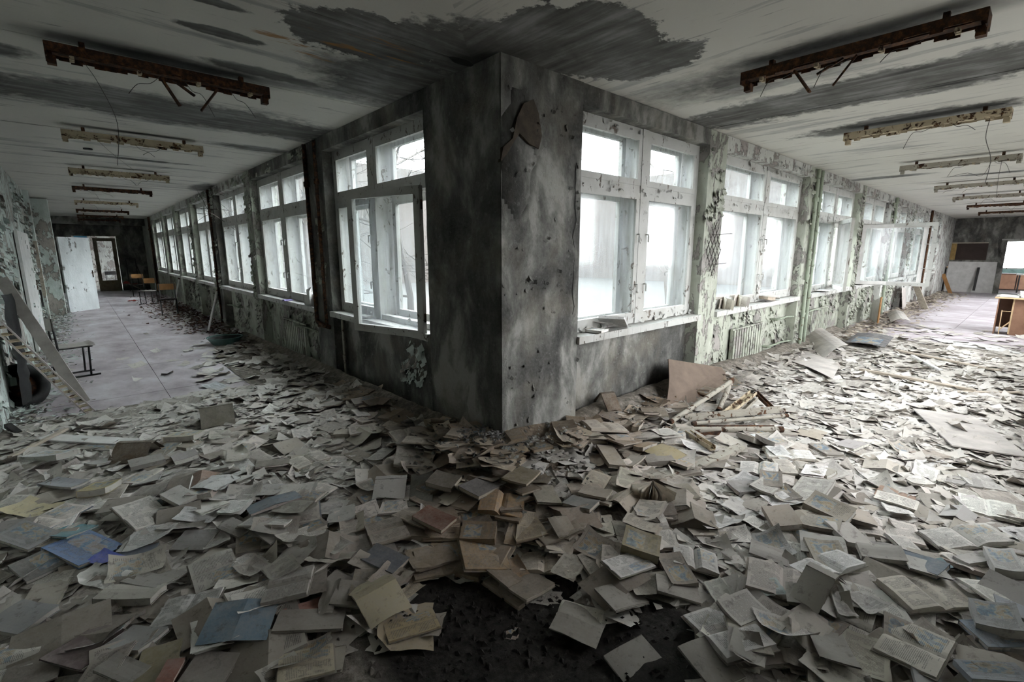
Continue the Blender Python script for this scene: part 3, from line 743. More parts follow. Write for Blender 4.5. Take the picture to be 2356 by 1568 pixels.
rk = [('rust', 'near', 'brown rusted strip lamp with torn hanging metal'), ('rustcream', 'plain', 'orange rusted strip lamp with flaking cream paint'), ('metal', 'plain', 'thin pale strip lamp with dangling wires'), ('metal', 'plain', 'pale strip lamp'), ('metal', 'plain', 'far pale strip lamp'), ('rust', 'plain', 'far dark strip lamp'), ('rust', 'plain', 'farthest rusted strip lamp')]
for i, xx in enumerate(xl):
    o = lamp(lab('right', i, rk[i][2]), (xx, -1.64, zl), math.radians(90+(-2 if i else 0)), rk[i][0], rk[i][1], 40+i)
    if i == 1: wire(o, [(-.5, 0, 0), (-.46, -.3, -.12), (-.5, -.5, -.3), (-.48, -.6, -.52)], .003)
    if i == 2: wire(o, [(-.35, 0, 0), (-.25, -.25, -.15), (-.1, -.2, -.1), (.1, -.3, -.12)], .0025); wire(o, [(-.45, 0, 0), (-.4, -.5, -.2), (-.38, -.9, -.42)], .0025)
m = MB(); c = at(202, 342, H-.002); m.tube([(c.x, c.y, H-.012), (c.x, c.y, H+.004)], .05, 14); tag(part('ceiling_socket', m, M['black']), 'small round black socket hole in the white left ceiling', 'socket')
m = MB(); c = at(1062, 140, H); m.grid(lambda u, v: (c.x+.10*(v)*math.cos(u*6.283)*(1+.3*math.sin(u*13)), c.y+.05*v*math.sin(u*6.283), H-.006), 16, 2); tag(part('ceiling_hole', m, M['black']), 'ragged black hole in the ceiling at the top of the corner pillar', 'hole')

# ------------------------------------------------------------------ height map of the litter
GX0, GY0, GS = -3.2, -3.2, .025
NX, NY = int(16.5/GS), int(11/GS)
gx = GX0+np.arange(NX)*GS; gy = GY0+np.arange(NY)*GS
XX, YY = np.meshgrid(gx, gy, indexing='ij')
def litter(x, y):                         # how much litter covers the floor here, 0..1
    left = np.clip((4.0-y)/.7, 0, 1)
    left = np.maximum(left, np.exp(-np.abs(x)/.45)*np.clip((9-y)/3, 0, 1)*.7)
    right = np.clip((10.5-x)/4.5, .12, 1)
    return np.where(y > 0, left, right)
rs = np.random.RandomState(5)
def smooth_noise(cell, amp):
    n = max(4, int(16.5/cell)), max(4, int(11/cell)); g = rs.rand(n[0]+2, n[1]+2)
    fx = (XX-GX0)/16.5*n[0]; fy = (YY-GY0)/11*n[1]; i = fx.astype(int); j = fy.astype(int); a = fx-i; b = fy-j
    a = a*a*(3-2*a); b = b*b*(3-2*b)
    return amp*((g[i, j]*(1-a)+g[i+1, j]*a)*(1-b)+(g[i, j+1]*(1-a)+g[i+1, j+1]*a)*b)
lit = litter(XX, YY)
BASE = lit*(.012+smooth_noise(.5, .025)+smooth_noise(.16, .018)+smooth_noise(.06, .012))
dr = np.abs(np.minimum(YY, 0)); dl = np.abs(np.minimum(XX, 0))
BASE += np.where(XX > -.3, np.exp(-dr/.28)*.09*np.clip((6-XX)/2, .25, 1), 0)*np.clip((XX+.3)/.3, 0, 1)
BASE += np.where(YY > -.3, np.exp(-dl/.22)*.08*np.clip((7-YY)/3, .2, 1), 0)*np.clip((YY+.3)/.3, 0, 1)
BASE += .09*np.exp(-(XX**2+YY**2)/.35)
BASE += np.exp(-(XX+3.0)/.25)*.06*np.clip((5-YY)/3, .2, 1)
PUD = np.sqrt(((XX+.98)/.62)**2+((YY+1.22)/.62)**2)
BASE *= np.clip((PUD-.5)/.6, .25, 1)
HM = BASE.copy()
def hm(x, y):
    i = min(max(int((x-GX0)/GS), 0), NX-1); j = min(max(int((y-GY0)/GS), 0), NY-1); return float(HM[i, j])

# rubble: the dirt and scrap bed the papers lie on
st = 2
ii = np.arange(0, NX-160, st); jj = np.arange(0, NY-1, st)
idx = -np.ones((len(ii), len(jj)), int); V = []; F = []
for a, i in enumerate(ii):
    for b, j in enumerate(jj):
        x, y = gx[i], gy[j]
        if x < -3.0 or y < -3.1: continue
        if x > 0 and y > .14: continue
        if lit[i, j] < .1: continue
        idx[a, b] = len(V); V.append((x, y, float(BASE[i, j])+.004))
for a in range(len(ii)-1):
    for b in range(len(jj)-1):
        q = (idx[a, b], idx[a+1, b], idx[a+1, b+1], idx[a, b+1])
        if min(q) >= 0: F.append(q)
m = MB(); m.add(V, F); tag(part('paper_rubble', m, M['rubble'], None, True), 'grey bed of dirt, plaster dust and shredded paper under the books', 'rubble', kind='stuff')

def settle(x, y, yaw, W, L, thick, tmax=.16, lift=.25):
    """rest a W x L item on the height map: returns centre z and normal, then raises the map"""
    n = 7; c, s = math.cos(yaw), math.sin(yaw)
    a = np.linspace(-.5, .5, n); A, B = np.meshgrid(a*W, a*L, indexing='ij'); A = A.ravel(); B = B.ravel()
    px = x+A*c-B*s; py = y+A*s+B*c
    i = np.clip(((px-GX0)/GS).astype(int), 0, NX-1); j = np.clip(((py-GY0)/GS).astype(int), 0, NY-1)
    h = HM[i, j]
    G = np.stack([A, B, np.ones_like(A)], 1); k, *_ = np.linalg.lstsq(G, h, rcond=None)
    sl = math.hypot(k[0], k[1])
    if sl > tmax: k[0] *= tmax/sl; k[1] *= tmax/sl
    res = h-(G@np.array([k[0], k[1], 0])); k[2] = np.sort(res)[int(len(res)*(.5+.5*lift))-1]
    n2 = max(3, int(W/GS*1.5)), max(3, int(L/GS*1.5))
    A2, B2 = np.meshgrid(np.linspace(-.5, .5, n2[0])*W, np.linspace(-.5, .5, n2[1])*L, indexing='ij'); A2 = A2.ravel(); B2 = B2.ravel()
    px = x+A2*c-B2*s; py = y+A2*s+B2*c
    i = np.clip(((px-GX0)/GS).astype(int), 0, NX-1); j = np.clip(((py-GY0)/GS).astype(int), 0, NY-1)
    top = k[0]*A2+k[1]*B2+k[2]+min(thick*.8, .024)
    np.maximum.at(HM, (i, j), top)
    nl = Vector((-k[0], -k[1], 1)).normalized()
    return k[2], nl, (k[0], k[1])
def orient(x, y, z, yaw, nl, scale):
    xa = Vector((math.cos(yaw), math.sin(yaw), 0)); xa = (xa-nl*xa.dot(nl)).normalized(); ya = nl.cross(xa)
    R3 = Matrix((xa, ya, nl)).transposed().to_4x4()
    return Matrix.Translation((x, y, z)) @ R3 @ Matrix.Diagonal((*scale, 1))

# ------------------------------------------------------------------ paper goods, unit size 1 x 1 in plan
def torn(R, u, v, amt):
    e = min(u, 1-u, v, 1-v); return (R.uniform(-amt, amt), R.uniform(-amt, amt)) if e < .01 else (0, 0)
def sheet_fn(R, curl, wav, tear=.03, z0=0.0):
    ax = R.uniform(0, 6.28); ca, sa = math.cos(ax), math.sin(ax); ph = R.uniform(0, 9); c1 = curl*R.uniform(.3, 1); c2 = curl*R.uniform(0, .7)
    cut = R.random() < .3; cc = R.choice([(0, 0), (1, 0), (0, 1), (1, 1)]); cs = R.uniform(.2, .45)
    def fn(u, v):
        du, dv = torn(R, u, v, tear); q = ((u-.5)*ca+(v-.5)*sa)*1.4; q2 = (-(u-.5)*sa+(v-.5)*ca)*1.4
        z = z0+c1*max(0, q)**2*2.2+c2*max(0, -q2)**2*2+wav*math.sin(q2*7+ph)*.5+wav*.5+wav*.4*math.sin(q*9+ph*2)
        uu, vv = u, v
        if cut:
            a = abs(u-cc[0])+abs(v-cc[1])
            if a < cs: k = (cs-a)/2; uu += k*(1 if cc[0] == 0 else -1); vv += k*(1 if cc[1] == 0 else -1)
        return (uu-.5+du, vv-.5+dv, z)
    return fn
def mk_sheet(i, mat):
    R = random.Random(100+i); m = MB(); m.grid(sheet_fn(R, R.choice([.0, .005, .012, .025, .05]), R.choice([.002, .004, .007]), .02), 7, 7); return m.mesh('paper_sheet', mat, True)
def mk_closed(i, t, soft):
    R = random.Random(200+i); root = bpy.data.objects.new('closed_book', None)
    bend = R.choice([0, .0, .006, .015, .03]); wx = R.uniform(-1, 1)
    def warp(u, v): return bend*max(0, u-.3)**2*2*(.6+.4*wx*(v-.5))+.003*math.sin(v*5+i)
    m = MB(); c = .003
    def slabg(z0, z1, x0, x1, y0, y1):
        n = 5
        m.grid(lambda u, v: (x0+(x1-x0)*u, y0+(y1-y0)*v, z1+warp(u, v)), n, n); m.grid(lambda u, v: (x1-(x1-x0)*u, y0+(y1-y0)*v, z0+warp(1-u, v)), n, n)
        for (fa, fb) in (((0, 0), (1, 0)), ((1, 0), (1, 1)), ((1, 1), (0, 1)), ((0, 1), (0, 0))):
            def side(u, v, fa=fa, fb=fb):
                U = fa[0]+(fb[0]-fa[0])*u; Vv = fa[1]+(fb[1]-fa[1])*u; return (x0+(x1-x0)*U, y0+(y1-y0)*Vv, (z0 if v < .5 else z1)+warp(U, Vv))
            m.grid(side, n, 1)
    if not soft:
        slabg(0, c, -.5, .5, -.5, .5); slabg(t-c, t, -.5, .5, -.5, .5); m.box((-.5, -.5, 0), (-.485, .5, t))
    else:
        slabg(0, .0015, -.5, .5, -.5, .5); slabg(t-.0015, t, -.5, .47, -.5, .5); m.box((-.5, -.5, 0), (-.49, .5, t))
    me = m.mesh('cover', M['text'] if soft == 2 else (M['pic'] if i % 6 == 3 else M['paper']))
    m = MB(); slabg(c, t-c, -.485, .48 if not soft else .49, -.48, .48); pm = m.mesh('page_block', M['paper'])
    return me, pm
def mk_open(i, t):
    R = random.Random(300+i); k0 = R.uniform(.15, .4); pk = R.uniform(.7, 1.0); wv = R.uniform(0, .006); asym = R.uniform(.35, 1)
    def prof(s, tt): return tt*(k0+(1-k0)*math.sin(min(s/.3, 1)*math.pi/2))*(1-.35*max(0, s-.3)/.7*pk)
    meshes = []
    for sg in (-1, 1):
        tt = t*(asym if sg == (1 if i % 2 else -1) else 1); m = MB(); n = 8
        def top(u, v):
            s = u if sg > 0 else 1-u; j = R.uniform(-.006, .006) if s > .98 else 0
            return (sg*s*(.485+j), (v-.5)*.97, .004+prof(s, tt)+wv*math.sin(v*6+i)*s)
        m.grid(top, n, 4); m.v = [tuple(p) for p in m.v]; topv = list(m.v)
        def side(a, b):                      # wall below an edge of the top
            vs = []; fs = []
            for q, (ia, ja) in enumerate(a): p = topv[ja*(n+1)+ia]; vs += [p, (p[0], p[1], .004)]
            for q in range(len(a)-1): f = (2*q, 2*q+1, 2*q+3, 2*q+2); fs.append(f if b else f[::-1])
            m.add(vs, fs, [(0, 0)]*len(vs))
        side([(k, 0) for k in range(n+1)], True); side([(k, 4) for k in range(n+1)], False)
        e = n if sg > 0 else 0; side([(e, k) for k in range(5)], sg > 0)
        meshes.append(m.mesh('page_block', M['text'] if (i+sg) % 5 else M['pic'], False))
    m = MB()
    m.grid(lambda u, v: ((u-.5)*1.03, (v-.5)*1.03, .004), 4, 2); m.grid(lambda u, v: ((.5-u)*1.03, (v-.5)*1.03, 0), 4, 2)
    m.box((-.515, -.515, 0), (.515, .515, .0035))
    return m.mesh('cover', M['paper']), meshes
def mk_down(i, hgt, t=.012):                # book lying open face down
    m = MB()
    for sg in (-1, 1):
        def top(u, v):
            s = u if sg > 0 else 1-u; return (sg*s*.5, v-.5, hgt*(1-s)**1.3+.004+t*(1-.4*s)*(s > .02 or 1)+.004*math.sin(v*5+i))
        m.grid(top, 6, 4); 
    m2 = MB()
    for sg in (-1, 1):
        def blk(u, v): 
            s = u if sg > 0 else 1-u; return (sg*s*.48, (v-.5)*.96, max(0.001, hgt*(1-s)**1.3+.001+t*(1-.4*s)*.5))
        m2.grid(blk, 6, 4); m2.grid(lambda u, v: ((u-.5)*.96*1, -.48+0*v, max(.0, (hgt*(1-abs(u-.5)*2)**1.3+t*.9)*(v))), 10, 1); m2.grid(lambda u, v: ((.5-u)*.96, .48, max(.0, (hgt*(1-abs(u-.5)*2)**1.3+t*.9)*(v))), 10, 1)
    return m.mesh('cover', M['paper'], True), m2.mesh('page_block', M['paper'])
def mk_booklet(i):
    R = random.Random(400+i); out = []
    for k in range(3):
        m = MB(); f = sheet_fn(R, R.choice([.004, .012, .03]), .004, .012, z0=.004*k+.001); a = R.uniform(-.16, .16)*(k > 0); ox, oy = R.uniform(-.06, .06), R.uniform(-.06, .06)
        m.grid(lambda u, v: (lambda p: (p[0]*math.cos(a)-p[1]*math.sin(a)+ox, p[0]*math.sin(a)+p[1]*math.cos(a)+oy, p[2]))(f(u, v)), 5, 5)
        out.append(m.mesh('leaf', M['text'] if k == 2 and i % 3 else M['paper'], True))
    return out
SHEETS = [mk_sheet(i, M['text']) for i in range(7)]+[mk_sheet(i+7, M['paper']) for i in range(7)]+[mk_sheet(i+20, M['pic']) for i in range(3)]
CLOSED = [(t, soft, *mk_closed(i, t, soft)) for i, (t, soft) in enumerate([(.010, 1), (.014, 0), (.018, 1), (.022, 0), (.028, 0), (.035, 0), (.012, 2), (.020, 2), (.007, 1), (.045, 0), (.016, 0), (.009, 2)])]
OPEN = [(t, *mk_open(i, t)) for i, t in enumerate([.010, .014, .018, .022, .028, .035, .012, .016, .02, .008])]
DOWN = [(h, *mk_down(i, h)) for i, h in enumerate([.008, .018, .03, .05])]
BOOKLET = [mk_booklet(i) for i in range(8)]

def jit(c, a, R): 
    k = 1+R.uniform(-a, a); return tuple(min(1, max(0, x*k*(1+R.uniform(-.02, .02)))) for x in c)
PAPERC = [(.54, .505, .455), (.45, .415, .37), (.62, .59, .54), (.40, .365, .32), (.52, .495, .46), (.34, .31, .27), (.70, .68, .64)]
COVERC = [(.31, .28, .245), (.26, .23, .195), (.38, .345, .30), (.29, .275, .26), (.22, .195, .165), (.35, .31, .26)]
def setc(o, c): o.color = (*c, 1)
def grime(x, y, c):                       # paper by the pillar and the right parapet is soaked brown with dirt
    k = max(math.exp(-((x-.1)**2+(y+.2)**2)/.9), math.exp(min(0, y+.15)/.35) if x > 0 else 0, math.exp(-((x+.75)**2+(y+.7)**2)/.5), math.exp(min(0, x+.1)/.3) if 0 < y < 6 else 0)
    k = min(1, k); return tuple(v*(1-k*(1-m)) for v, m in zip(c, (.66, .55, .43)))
GROUPS = {'closed_book': 'closed books strewn on the floor', 'open_book': 'open books strewn on the floor', 'paper_sheet': 'loose sheets strewn on the floor', 'booklet': 'torn booklets strewn on the floor', 'face_down_book': 'books lying face down on the floor'}
def put(kind, x, y, yaw, W, L, cc, pc, label, R, var=None, zlift=0, group=None, cat=None, nl=None, z=None):
    if z is None: cc = grime(x, y, cc); pc = grime(x, y, pc)
    if kind == 'paper_sheet':
        k = var if var is not None else R.randrange(len(SHEETS)); th = .006
        o = bpy.data.objects.new(kind, SHEETS[k]); col.objects.link(o); setc(o, pc); cat = 'paper'
    elif kind == 'closed_book':
        t, soft, cm, pm = CLOSED[var if var is not None else R.randrange(len(CLOSED))]; th = t
        o = bpy.data.objects.new(kind, None); col.objects.link(o); a = link('cover', cm, o); setc(a, cc if soft != 2 else pc); b = link('page_block', pm, o); setc(b, pc); cat = 'book'
    elif kind == 'open_book':
        t, cm, pms = OPEN[var if var is not None else R.randrange(len(OPEN))]; th = t+.004
        o = bpy.data.objects.new(kind, None); col.objects.link(o); a = link('cover', cm, o); setc(a, cc)
        for pm in pms: b = link('page_block', pm, o); setc(b, pc)
        cat = 'book'
    elif kind == 'face_down_book':
        h, cm, pm = DOWN[var if var is not None else R.randrange(len(DOWN))]; th = h+.012
        o = bpy.data.objects.new(kind, None); col.objects.link(o); a = link('cover', cm, o); setc(a, cc); b = link('page_block', pm, o); setc(b, pc); cat = 'book'
    else:
        th = .02; o = bpy.data.objects.new(kind, None); col.objects.link(o); cat = 'booklet'
        for pm in BOOKLET[var if var is not None else R.randrange(len(BOOKLET))]: b = link('leaf', pm, o); setc(b, jit(pc, .1, R))
    if z is None:
        z, nl, _ = settle(x, y, yaw, W, L, th, lift=.55 if label != '-' else .3)
    o.matrix_world = orient(x, y, z+.003+zlift, yaw, nl or Vector((0, 0, 1)), (W, L, 1))
    o['label'] = label; o['category'] = cat
    if group: o['group'] = group
    return o

def inview(x, y, pad=60):
    u, v, z = proj((x, y, .05)); return z > .3 and -pad < u < 2356+pad and v < 1568+pad and v > 560
def allowed(x, y):
    if x > -.08 and y > -.12: return False
    if x < -2.93 or y < -3.02: return False
    return True
PUDPX = [(985, 1340), (1130, 1335), (1240, 1410), (1300, 1335), (1345, 1360), (1270, 1430), (1285, 1480), (1400, 1440), (1570, 1430), (1620, 1600), (770, 1600), (780, 1470), (850, 1505), (1000, 1450)]
PUDW = [tuple(at(u, v, .02)[:2]) for u, v in PUDPX]
def inpoly(x, y):
    r = False
    for i in range(len(PUDW)):
        (x0, y0), (x1, y1) = PUDW[i-1], PUDW[i]
        if (y0 > y) != (y1 > y) and x < (x1-x0)*(y-y0)/(y1-y0)+x0: r = not r
    return r
def puddle(x, y):
    if abs(x+1) > 1.2 or abs(y+1.3) > 1.2: return False
    return any(inpoly(x+.05*math.cos(a), y+.05*math.sin(a)) for a in (0, 1.05, 2.1, 3.14, 4.2, 5.24))
def loc_random(R, dens, rmin=0, rmax=99):
    for _ in range(4000):
        x = R.uniform(-3, 12); y = R.uniform(-3.05, 8)
        if not allowed(x, y) or not inview(x, y): continue
        d = math.hypot(x-CAM.x, y-CAM.y)
        if d < rmin or d > rmax: continue
        if puddle(x, y): continue
        l = float(litter(np.array(x), np.array(y)))
        if R.random() > l*min(1, (dens/max(d, .3))**1.2): continue
        return x, y
    return None

# far and bottom layer: loose paper that nobody could count, one mesh
R = random.Random(77); mbs = [MB(), MB(), MB()]
for k in range(6500):
    p = loc_random(R, 9.0)
    if not p: break
    x, y = p; yaw = R.uniform(0, 6.28); W = R.uniform(.12, .17)*R.choice([1, 1, 1, .5]); L = R.uniform(.17, .24)*R.choice([1, 1, .6])
    z, nl, _ = settle(x, y, yaw, W, L, .0012, .2, .1)
    f = sheet_fn(R, R.choice([0, 0, .008, .02, .04]), R.choice([.001, .002, .005]), .04); Mx = orient(x, y, z+.002, yaw, nl, (W, L, 1))
    n = 4 if math.hypot(x-CAM.x, y-CAM.y) < 4 else 2
    mbs[R.randrange(3)].grid(lambda u, v: Mx @ Vector(f(u, v)), n, n)
for k, (b, c) in enumerate(zip(mbs, [(.50, .47, .425), (.40, .37, .33), (.58, .555, .515)])):
    o = part('loose_paper', b, M['text'] if k == 1 else M['paper'], None, True); setc(o, c)
    tag(o, ['beige', 'brownish printed', 'pale'][k]+' layer of countless loose sheets covering the corridor floor', 'paper', kind='stuff')
# small torn scraps and plaster crumbs
mbs = [MB(), MB()]
for k in range(9000):
    p = loc_random(R, 5.0)
    if not p: break
    x, y = p; s = R.uniform(.008, .035); yaw = R.uniform(0, 6.28); z = hm(x, y)+.003
    t1, t2 = R.uniform(-.5, .5), R.uniform(-.5, .5); c, sn = math.cos(yaw), math.sin(yaw); pts = []
    for (a, b) in ((-1, -1), (1, -.7), (.8, 1), (-.9, .6)):
        a *= s*R.uniform(.6, 1.1); b *= s*R.uniform(.5, 1.1); pts.append((x+a*c-b*sn, y+a*sn+b*c, z+abs(a*t1+b*t2)+.002))
    mbs[k % 2].add(pts, [(0, 1, 2, 3)])
for b, c, l in zip(mbs, [(.52, .50, .46), (.24, .22, .20)], ('pale', 'dark')):
    o = part('paper_scraps', b, M['paper']); setc(o, c); tag(o, f'{l} tiny torn scraps and crumbs scattered over the books', 'paper scraps', kind='stuff')
# crumbs on the wet dirt
b = MB()
for k in range(1500):
    x = -1.0+R.gauss(0, .38); y = -1.25+R.gauss(0, .35)
    if not inview(x, y): continue
    s = R.choice([R.uniform(.003, .012), R.uniform(.006, .03)]); z = hm(x, y); yaw = R.uniform(0, 3); c, sn = math.cos(yaw)*s, math.sin(yaw)*s
    b.add([(x-c, y-sn, z), (x+sn*.6, y-c*.6, z), (x+c, y+sn, z), (x-sn*.7, y+c*.5, z), (x, y, z+s*.7)], [(0, 1, 4), (1, 2, 4), (2, 3, 4), (3, 0, 4)])
tag(part('dirt_crumbs', b, M['rubble']), 'dark crumbs of wet dirt on the bare patch in the foreground', 'dirt', kind='stuff')

# ---- random individual books and sheets, then the ones read off the photograph on top
def region(x, y):
    if y > .6 and x < .1: return 'at the mouth of the left corridor' if y > 1.6 else 'left of the pillar below the open casement'
    if x > 5.2: return 'far down the right corridor'
    if x > 2.6: return 'under the second right window'
    if x > .4: return 'below the right windows' if y > -1.2 else 'on the bright right side of the floor'
    if x > -.7 and y > -.9: return 'around the foot of the corner pillar'
    if x < -1.7 and y < .6: return 'in the left foreground'
    if x > -.5: return 'in the right foreground'
    return 'in the middle foreground'
def shade(c):
    l = sum(c)/3
    return 'pale' if l > .44 else ('greyish' if l > .30 else 'dark')
KN = {'closed_book': 'closed dusty book', 'open_book': 'open book with printed pages', 'paper_sheet': 'loose curled sheet', 'booklet': 'torn booklet of loose leaves', 'face_down_book': 'book lying open face down'}
LOOSE = []; MARKS = []
def tint(c, a):
    r, g, b = c; l = sum(c)/3
    hue = 'blue grey ' if b > r*1.02 else 'reddish ' if r > g*1.28 else 'ochre ' if r > b*1.5 else 'brownish ' if r > b*1.28 else ''
    return hue+('pale' if l > .48 else 'light' if l > .40 else 'mid grey' if l > .30 else 'dark')
def short(l):
    w = l.replace(',', '').split(); stop = ('below', 'under', 'at', 'left', 'right', 'in', 'above', 'with', 'partly', 'lying', 'beside', 'behind', 'among', 'on', 'cut', 'by', 'overlapping', 'from', 'near', 'between', 'tucked', 'towards', 'printed', 'jutting', 'standing', 'sprinkled', 'slumped', 'tented', 'leaning')
    k = next((i for i, q in enumerate(w) if q in stop and i > 1), len(w)); return ' '.join(w[:min(k, 6)])
KN2 = {'closed_book': 'closed book', 'open_book': 'open book', 'paper_sheet': 'loose sheet', 'booklet': 'torn booklet', 'face_down_book': 'face down book'}
def name_loose():
    seen = {}
    for o, kind, x, y, tn in LOOSE:
        u, v, _ = proj((x, y, .05)); best = None
        for l, mx, my in MARKS:
            d = math.hypot(mx-x, my-y)
            if best is None or d < best[0]: best = (d, l, mx, my)
        if best[0] < 1.9:
            mu, mv, _ = proj((best[2], best[3], .05)); du, dv = u-mu, (v-mv)*1.6
            rel = ('right of' if du > 0 else 'left of') if abs(du) > abs(dv) else ('in front of' if dv > 0 else 'behind')
            dist = 'half under or touching' if best[0] < .11 else ('just ' if best[0] < .22 else 'a little ' if best[0] < .38 else 'farther ')+rel
            lab = f'{tn} {KN2[kind]} {dist} the {best[1]}'
        else: lab = f'{tn} {KN2[kind]} among the litter {region(x, y)}'
        seen.setdefault(lab, []).append(o)
    for lab, os in list(seen.items()):
        if 1 < len(os) <= 3 and len(lab.split()) < 15:
            os.sort(key=lambda o: o.scale.x*o.scale.y)
            for i, o in enumerate(os): seen.setdefault((('smaller ', 'larger ')[i] if len(os) == 2 else ('smallest ', 'middle sized ', 'largest ')[i])+lab, []).append(o)
            seen[lab] = []
    for lab, os in seen.items():
        for o in os:
            o['label'] = ' '.join(lab.split()[:16]); o['group'] = GROUPS[o.name.split('.')[0]]
def scatter(kind, n, dens, rmin, rmax, seed, wl):
    R = random.Random(seed)
    for _ in range(n):
        p = loc_random(R, dens, rmin, rmax)
        if not p: return
        x, y = p; pc = jit(R.choice(PAPERC), .15, R); cc = jit(R.choice(COVERC), .2, R)
        q = R.random()
        if q < .03: cc = jit((.19, .22, .26), .3, R)
        elif q < .05: cc = jit((.25, .17, .13), .3, R)
        elif q < .07: cc = jit((.30, .26, .17), .2, R)
        W, L = R.uniform(*wl[0]), R.uniform(*wl[1])
        main = pc if kind in ('paper_sheet', 'booklet', 'open_book') else cc
        LOOSE.append((put(kind, x, y, R.uniform(0, 6.28), W, L, cc, pc, '-', R), kind, x, y, tint(main, W*L)))
cl = ((.13, .17), (.19, .235)); sh = ((.13, .18), (.19, .26)); op = ((.26, .34), (.19, .24))
scatter('paper_sheet', 150, 2.6, 0, 6, 1, sh); scatter('closed_book', 150, 2.4, 0, 5, 2, cl); scatter('booklet', 70, 2.4, 0, 5, 3, sh)
scatter('open_book', 75, 2.2, 0, 5, 4, op); scatter('face_down_book', 45, 2.2, 0, 5, 5, op); scatter('closed_book', 70, 2.4, 0, 4.5, 6, cl)
scatter('paper_sheet', 90, 3.2, 1, 7.5, 7, sh); scatter('booklet', 50, 2.6, 0, 5, 8, sh)

def heap(kind, n, seed, wl):                # brown clutter piled against the pillar foot and both parapets
    R = random.Random(seed); k = 0
    while k < n:
        q = R.random()
        if q < .5: a = R.uniform(.35, 1.22)*math.pi+math.pi*.15; rr = R.uniform(.1, .75); x, y = rr*math.cos(a), rr*math.sin(a)
        elif q < .8: x, y = R.uniform(.5, 3.4), -R.uniform(.13, .6)
        else: x, y = -R.uniform(.13, .5), R.uniform(.3, 3.6)
        if not (x < -.11 or y < -.11): continue
        if not inview(x, y): continue
        pc = jit(R.choice(PAPERC), .2, R); cc = jit(R.choice(COVERC), .25, R); main = pc if kind in ('paper_sheet', 'booklet', 'open_book') else cc
        LOOSE.append((put(kind, x, y, R.uniform(0, 6.28), R.uniform(*wl[0]), R.uniform(*wl[1]), cc, pc, '-', R), kind, x, y, tint(grime(x, y, main), 1))); k += 1
heap('closed_book', 46, 51, cl); heap('paper_sheet', 40, 52, sh); heap('booklet', 22, 53, sh); heap('open_book', 10, 54, op)
R = random.Random(66); b = MB()
for k in range(1600):                       # fallen plaster chips round the pillar foot and parapets
    q = R.random()
    if q < .5: a = R.uniform(.5, 2.0)*math.pi; rr = abs(R.gauss(.2, .3))+.02; x, y = rr*math.cos(a), rr*math.sin(a)
    elif q < .8: x, y = R.uniform(.3, 5), -abs(R.gauss(.05, .25))
    else: x, y = -abs(R.gauss(.05, .2)), R.uniform(.2, 6)
    if x > -.01 and y > -.01: continue
    sz = R.choice([R.uniform(.006, .015), R.uniform(.01, .035)]); z = hm(x, y); yw = R.uniform(0, 3); c, sn = math.cos(yw)*sz, math.sin(yw)*sz
    b.add([(x-c, y-sn, z), (x+sn*.6, y-c*.6, z+R.uniform(0, .01)), (x+c, y+sn, z+R.uniform(0, .012)), (x-sn*.7, y+c*.5, z), (x, y, z+sz*.5)], [(0, 1, 4), (1, 2, 4), (2, 3, 4), (3, 0, 4)])
tag(part('plaster_chips', b, M['conc']), 'crumbs and chips of grey plaster fallen round the pillar foot', 'plaster', kind='stuff')
ZN = {'A': (0, 1050, 2.945), 'B': (700, 1050, 2.945), 'C': (1500, 1050, 2.7523), 'D': (0, 750, 3.1357), 'E': (1300, 780, 3.92), 'F': (1500, 650, 2.7523), 'P': (0, 0, 1)}
def zpx(z, x, y): a, b, s = ZN[z]; return a+x/s, b+y/s
def plan(zone, q, z0=.05):
    P = [at(*zpx(zone, q[2*i], q[2*i+1]), z0) for i in range(3)]
    c = (P[1]+P[2])/2
    P = [at(*zpx(zone, q[2*i], q[2*i+1]), min(hm(c.x, c.y), .2)+.01) for i in range(3)]
    a = P[1]-P[0]; b = P[2]-P[0]; c = P[0]+(a+b)/2; yaw = math.atan2(a.y, a.x); W = a.length
    per = Vector((-math.sin(yaw), math.cos(yaw), 0)); L = abs(b.dot(per))
    return c.x, c.y, yaw, W, L
def hand(kind, zone, q, c, label, var=None, cover=None):
    R = random.Random(int(sum(q))+ord(zone)); x, y, yaw, W, L = plan(zone, q); MARKS.append((short(label), x, y))
    W = min(max(W, .06), .46); L = min(max(L, .07), .42)
    if kind in ('closed_book', 'face_down_book'): cc, pc = c, (.45, .43, .39)
    else: cc, pc = cover or (.26, .24, .21), c
    return put(kind, x, y, yaw, W, L, cc, pc, label, R, var=var)
G = (.30, .285, .26); GD = (.22, .205, .185); PW = (.74, .725, .69); PG = (.56, .53, .485); TAN = (.36, .29, .20); YEL = (.44, .38, .24)
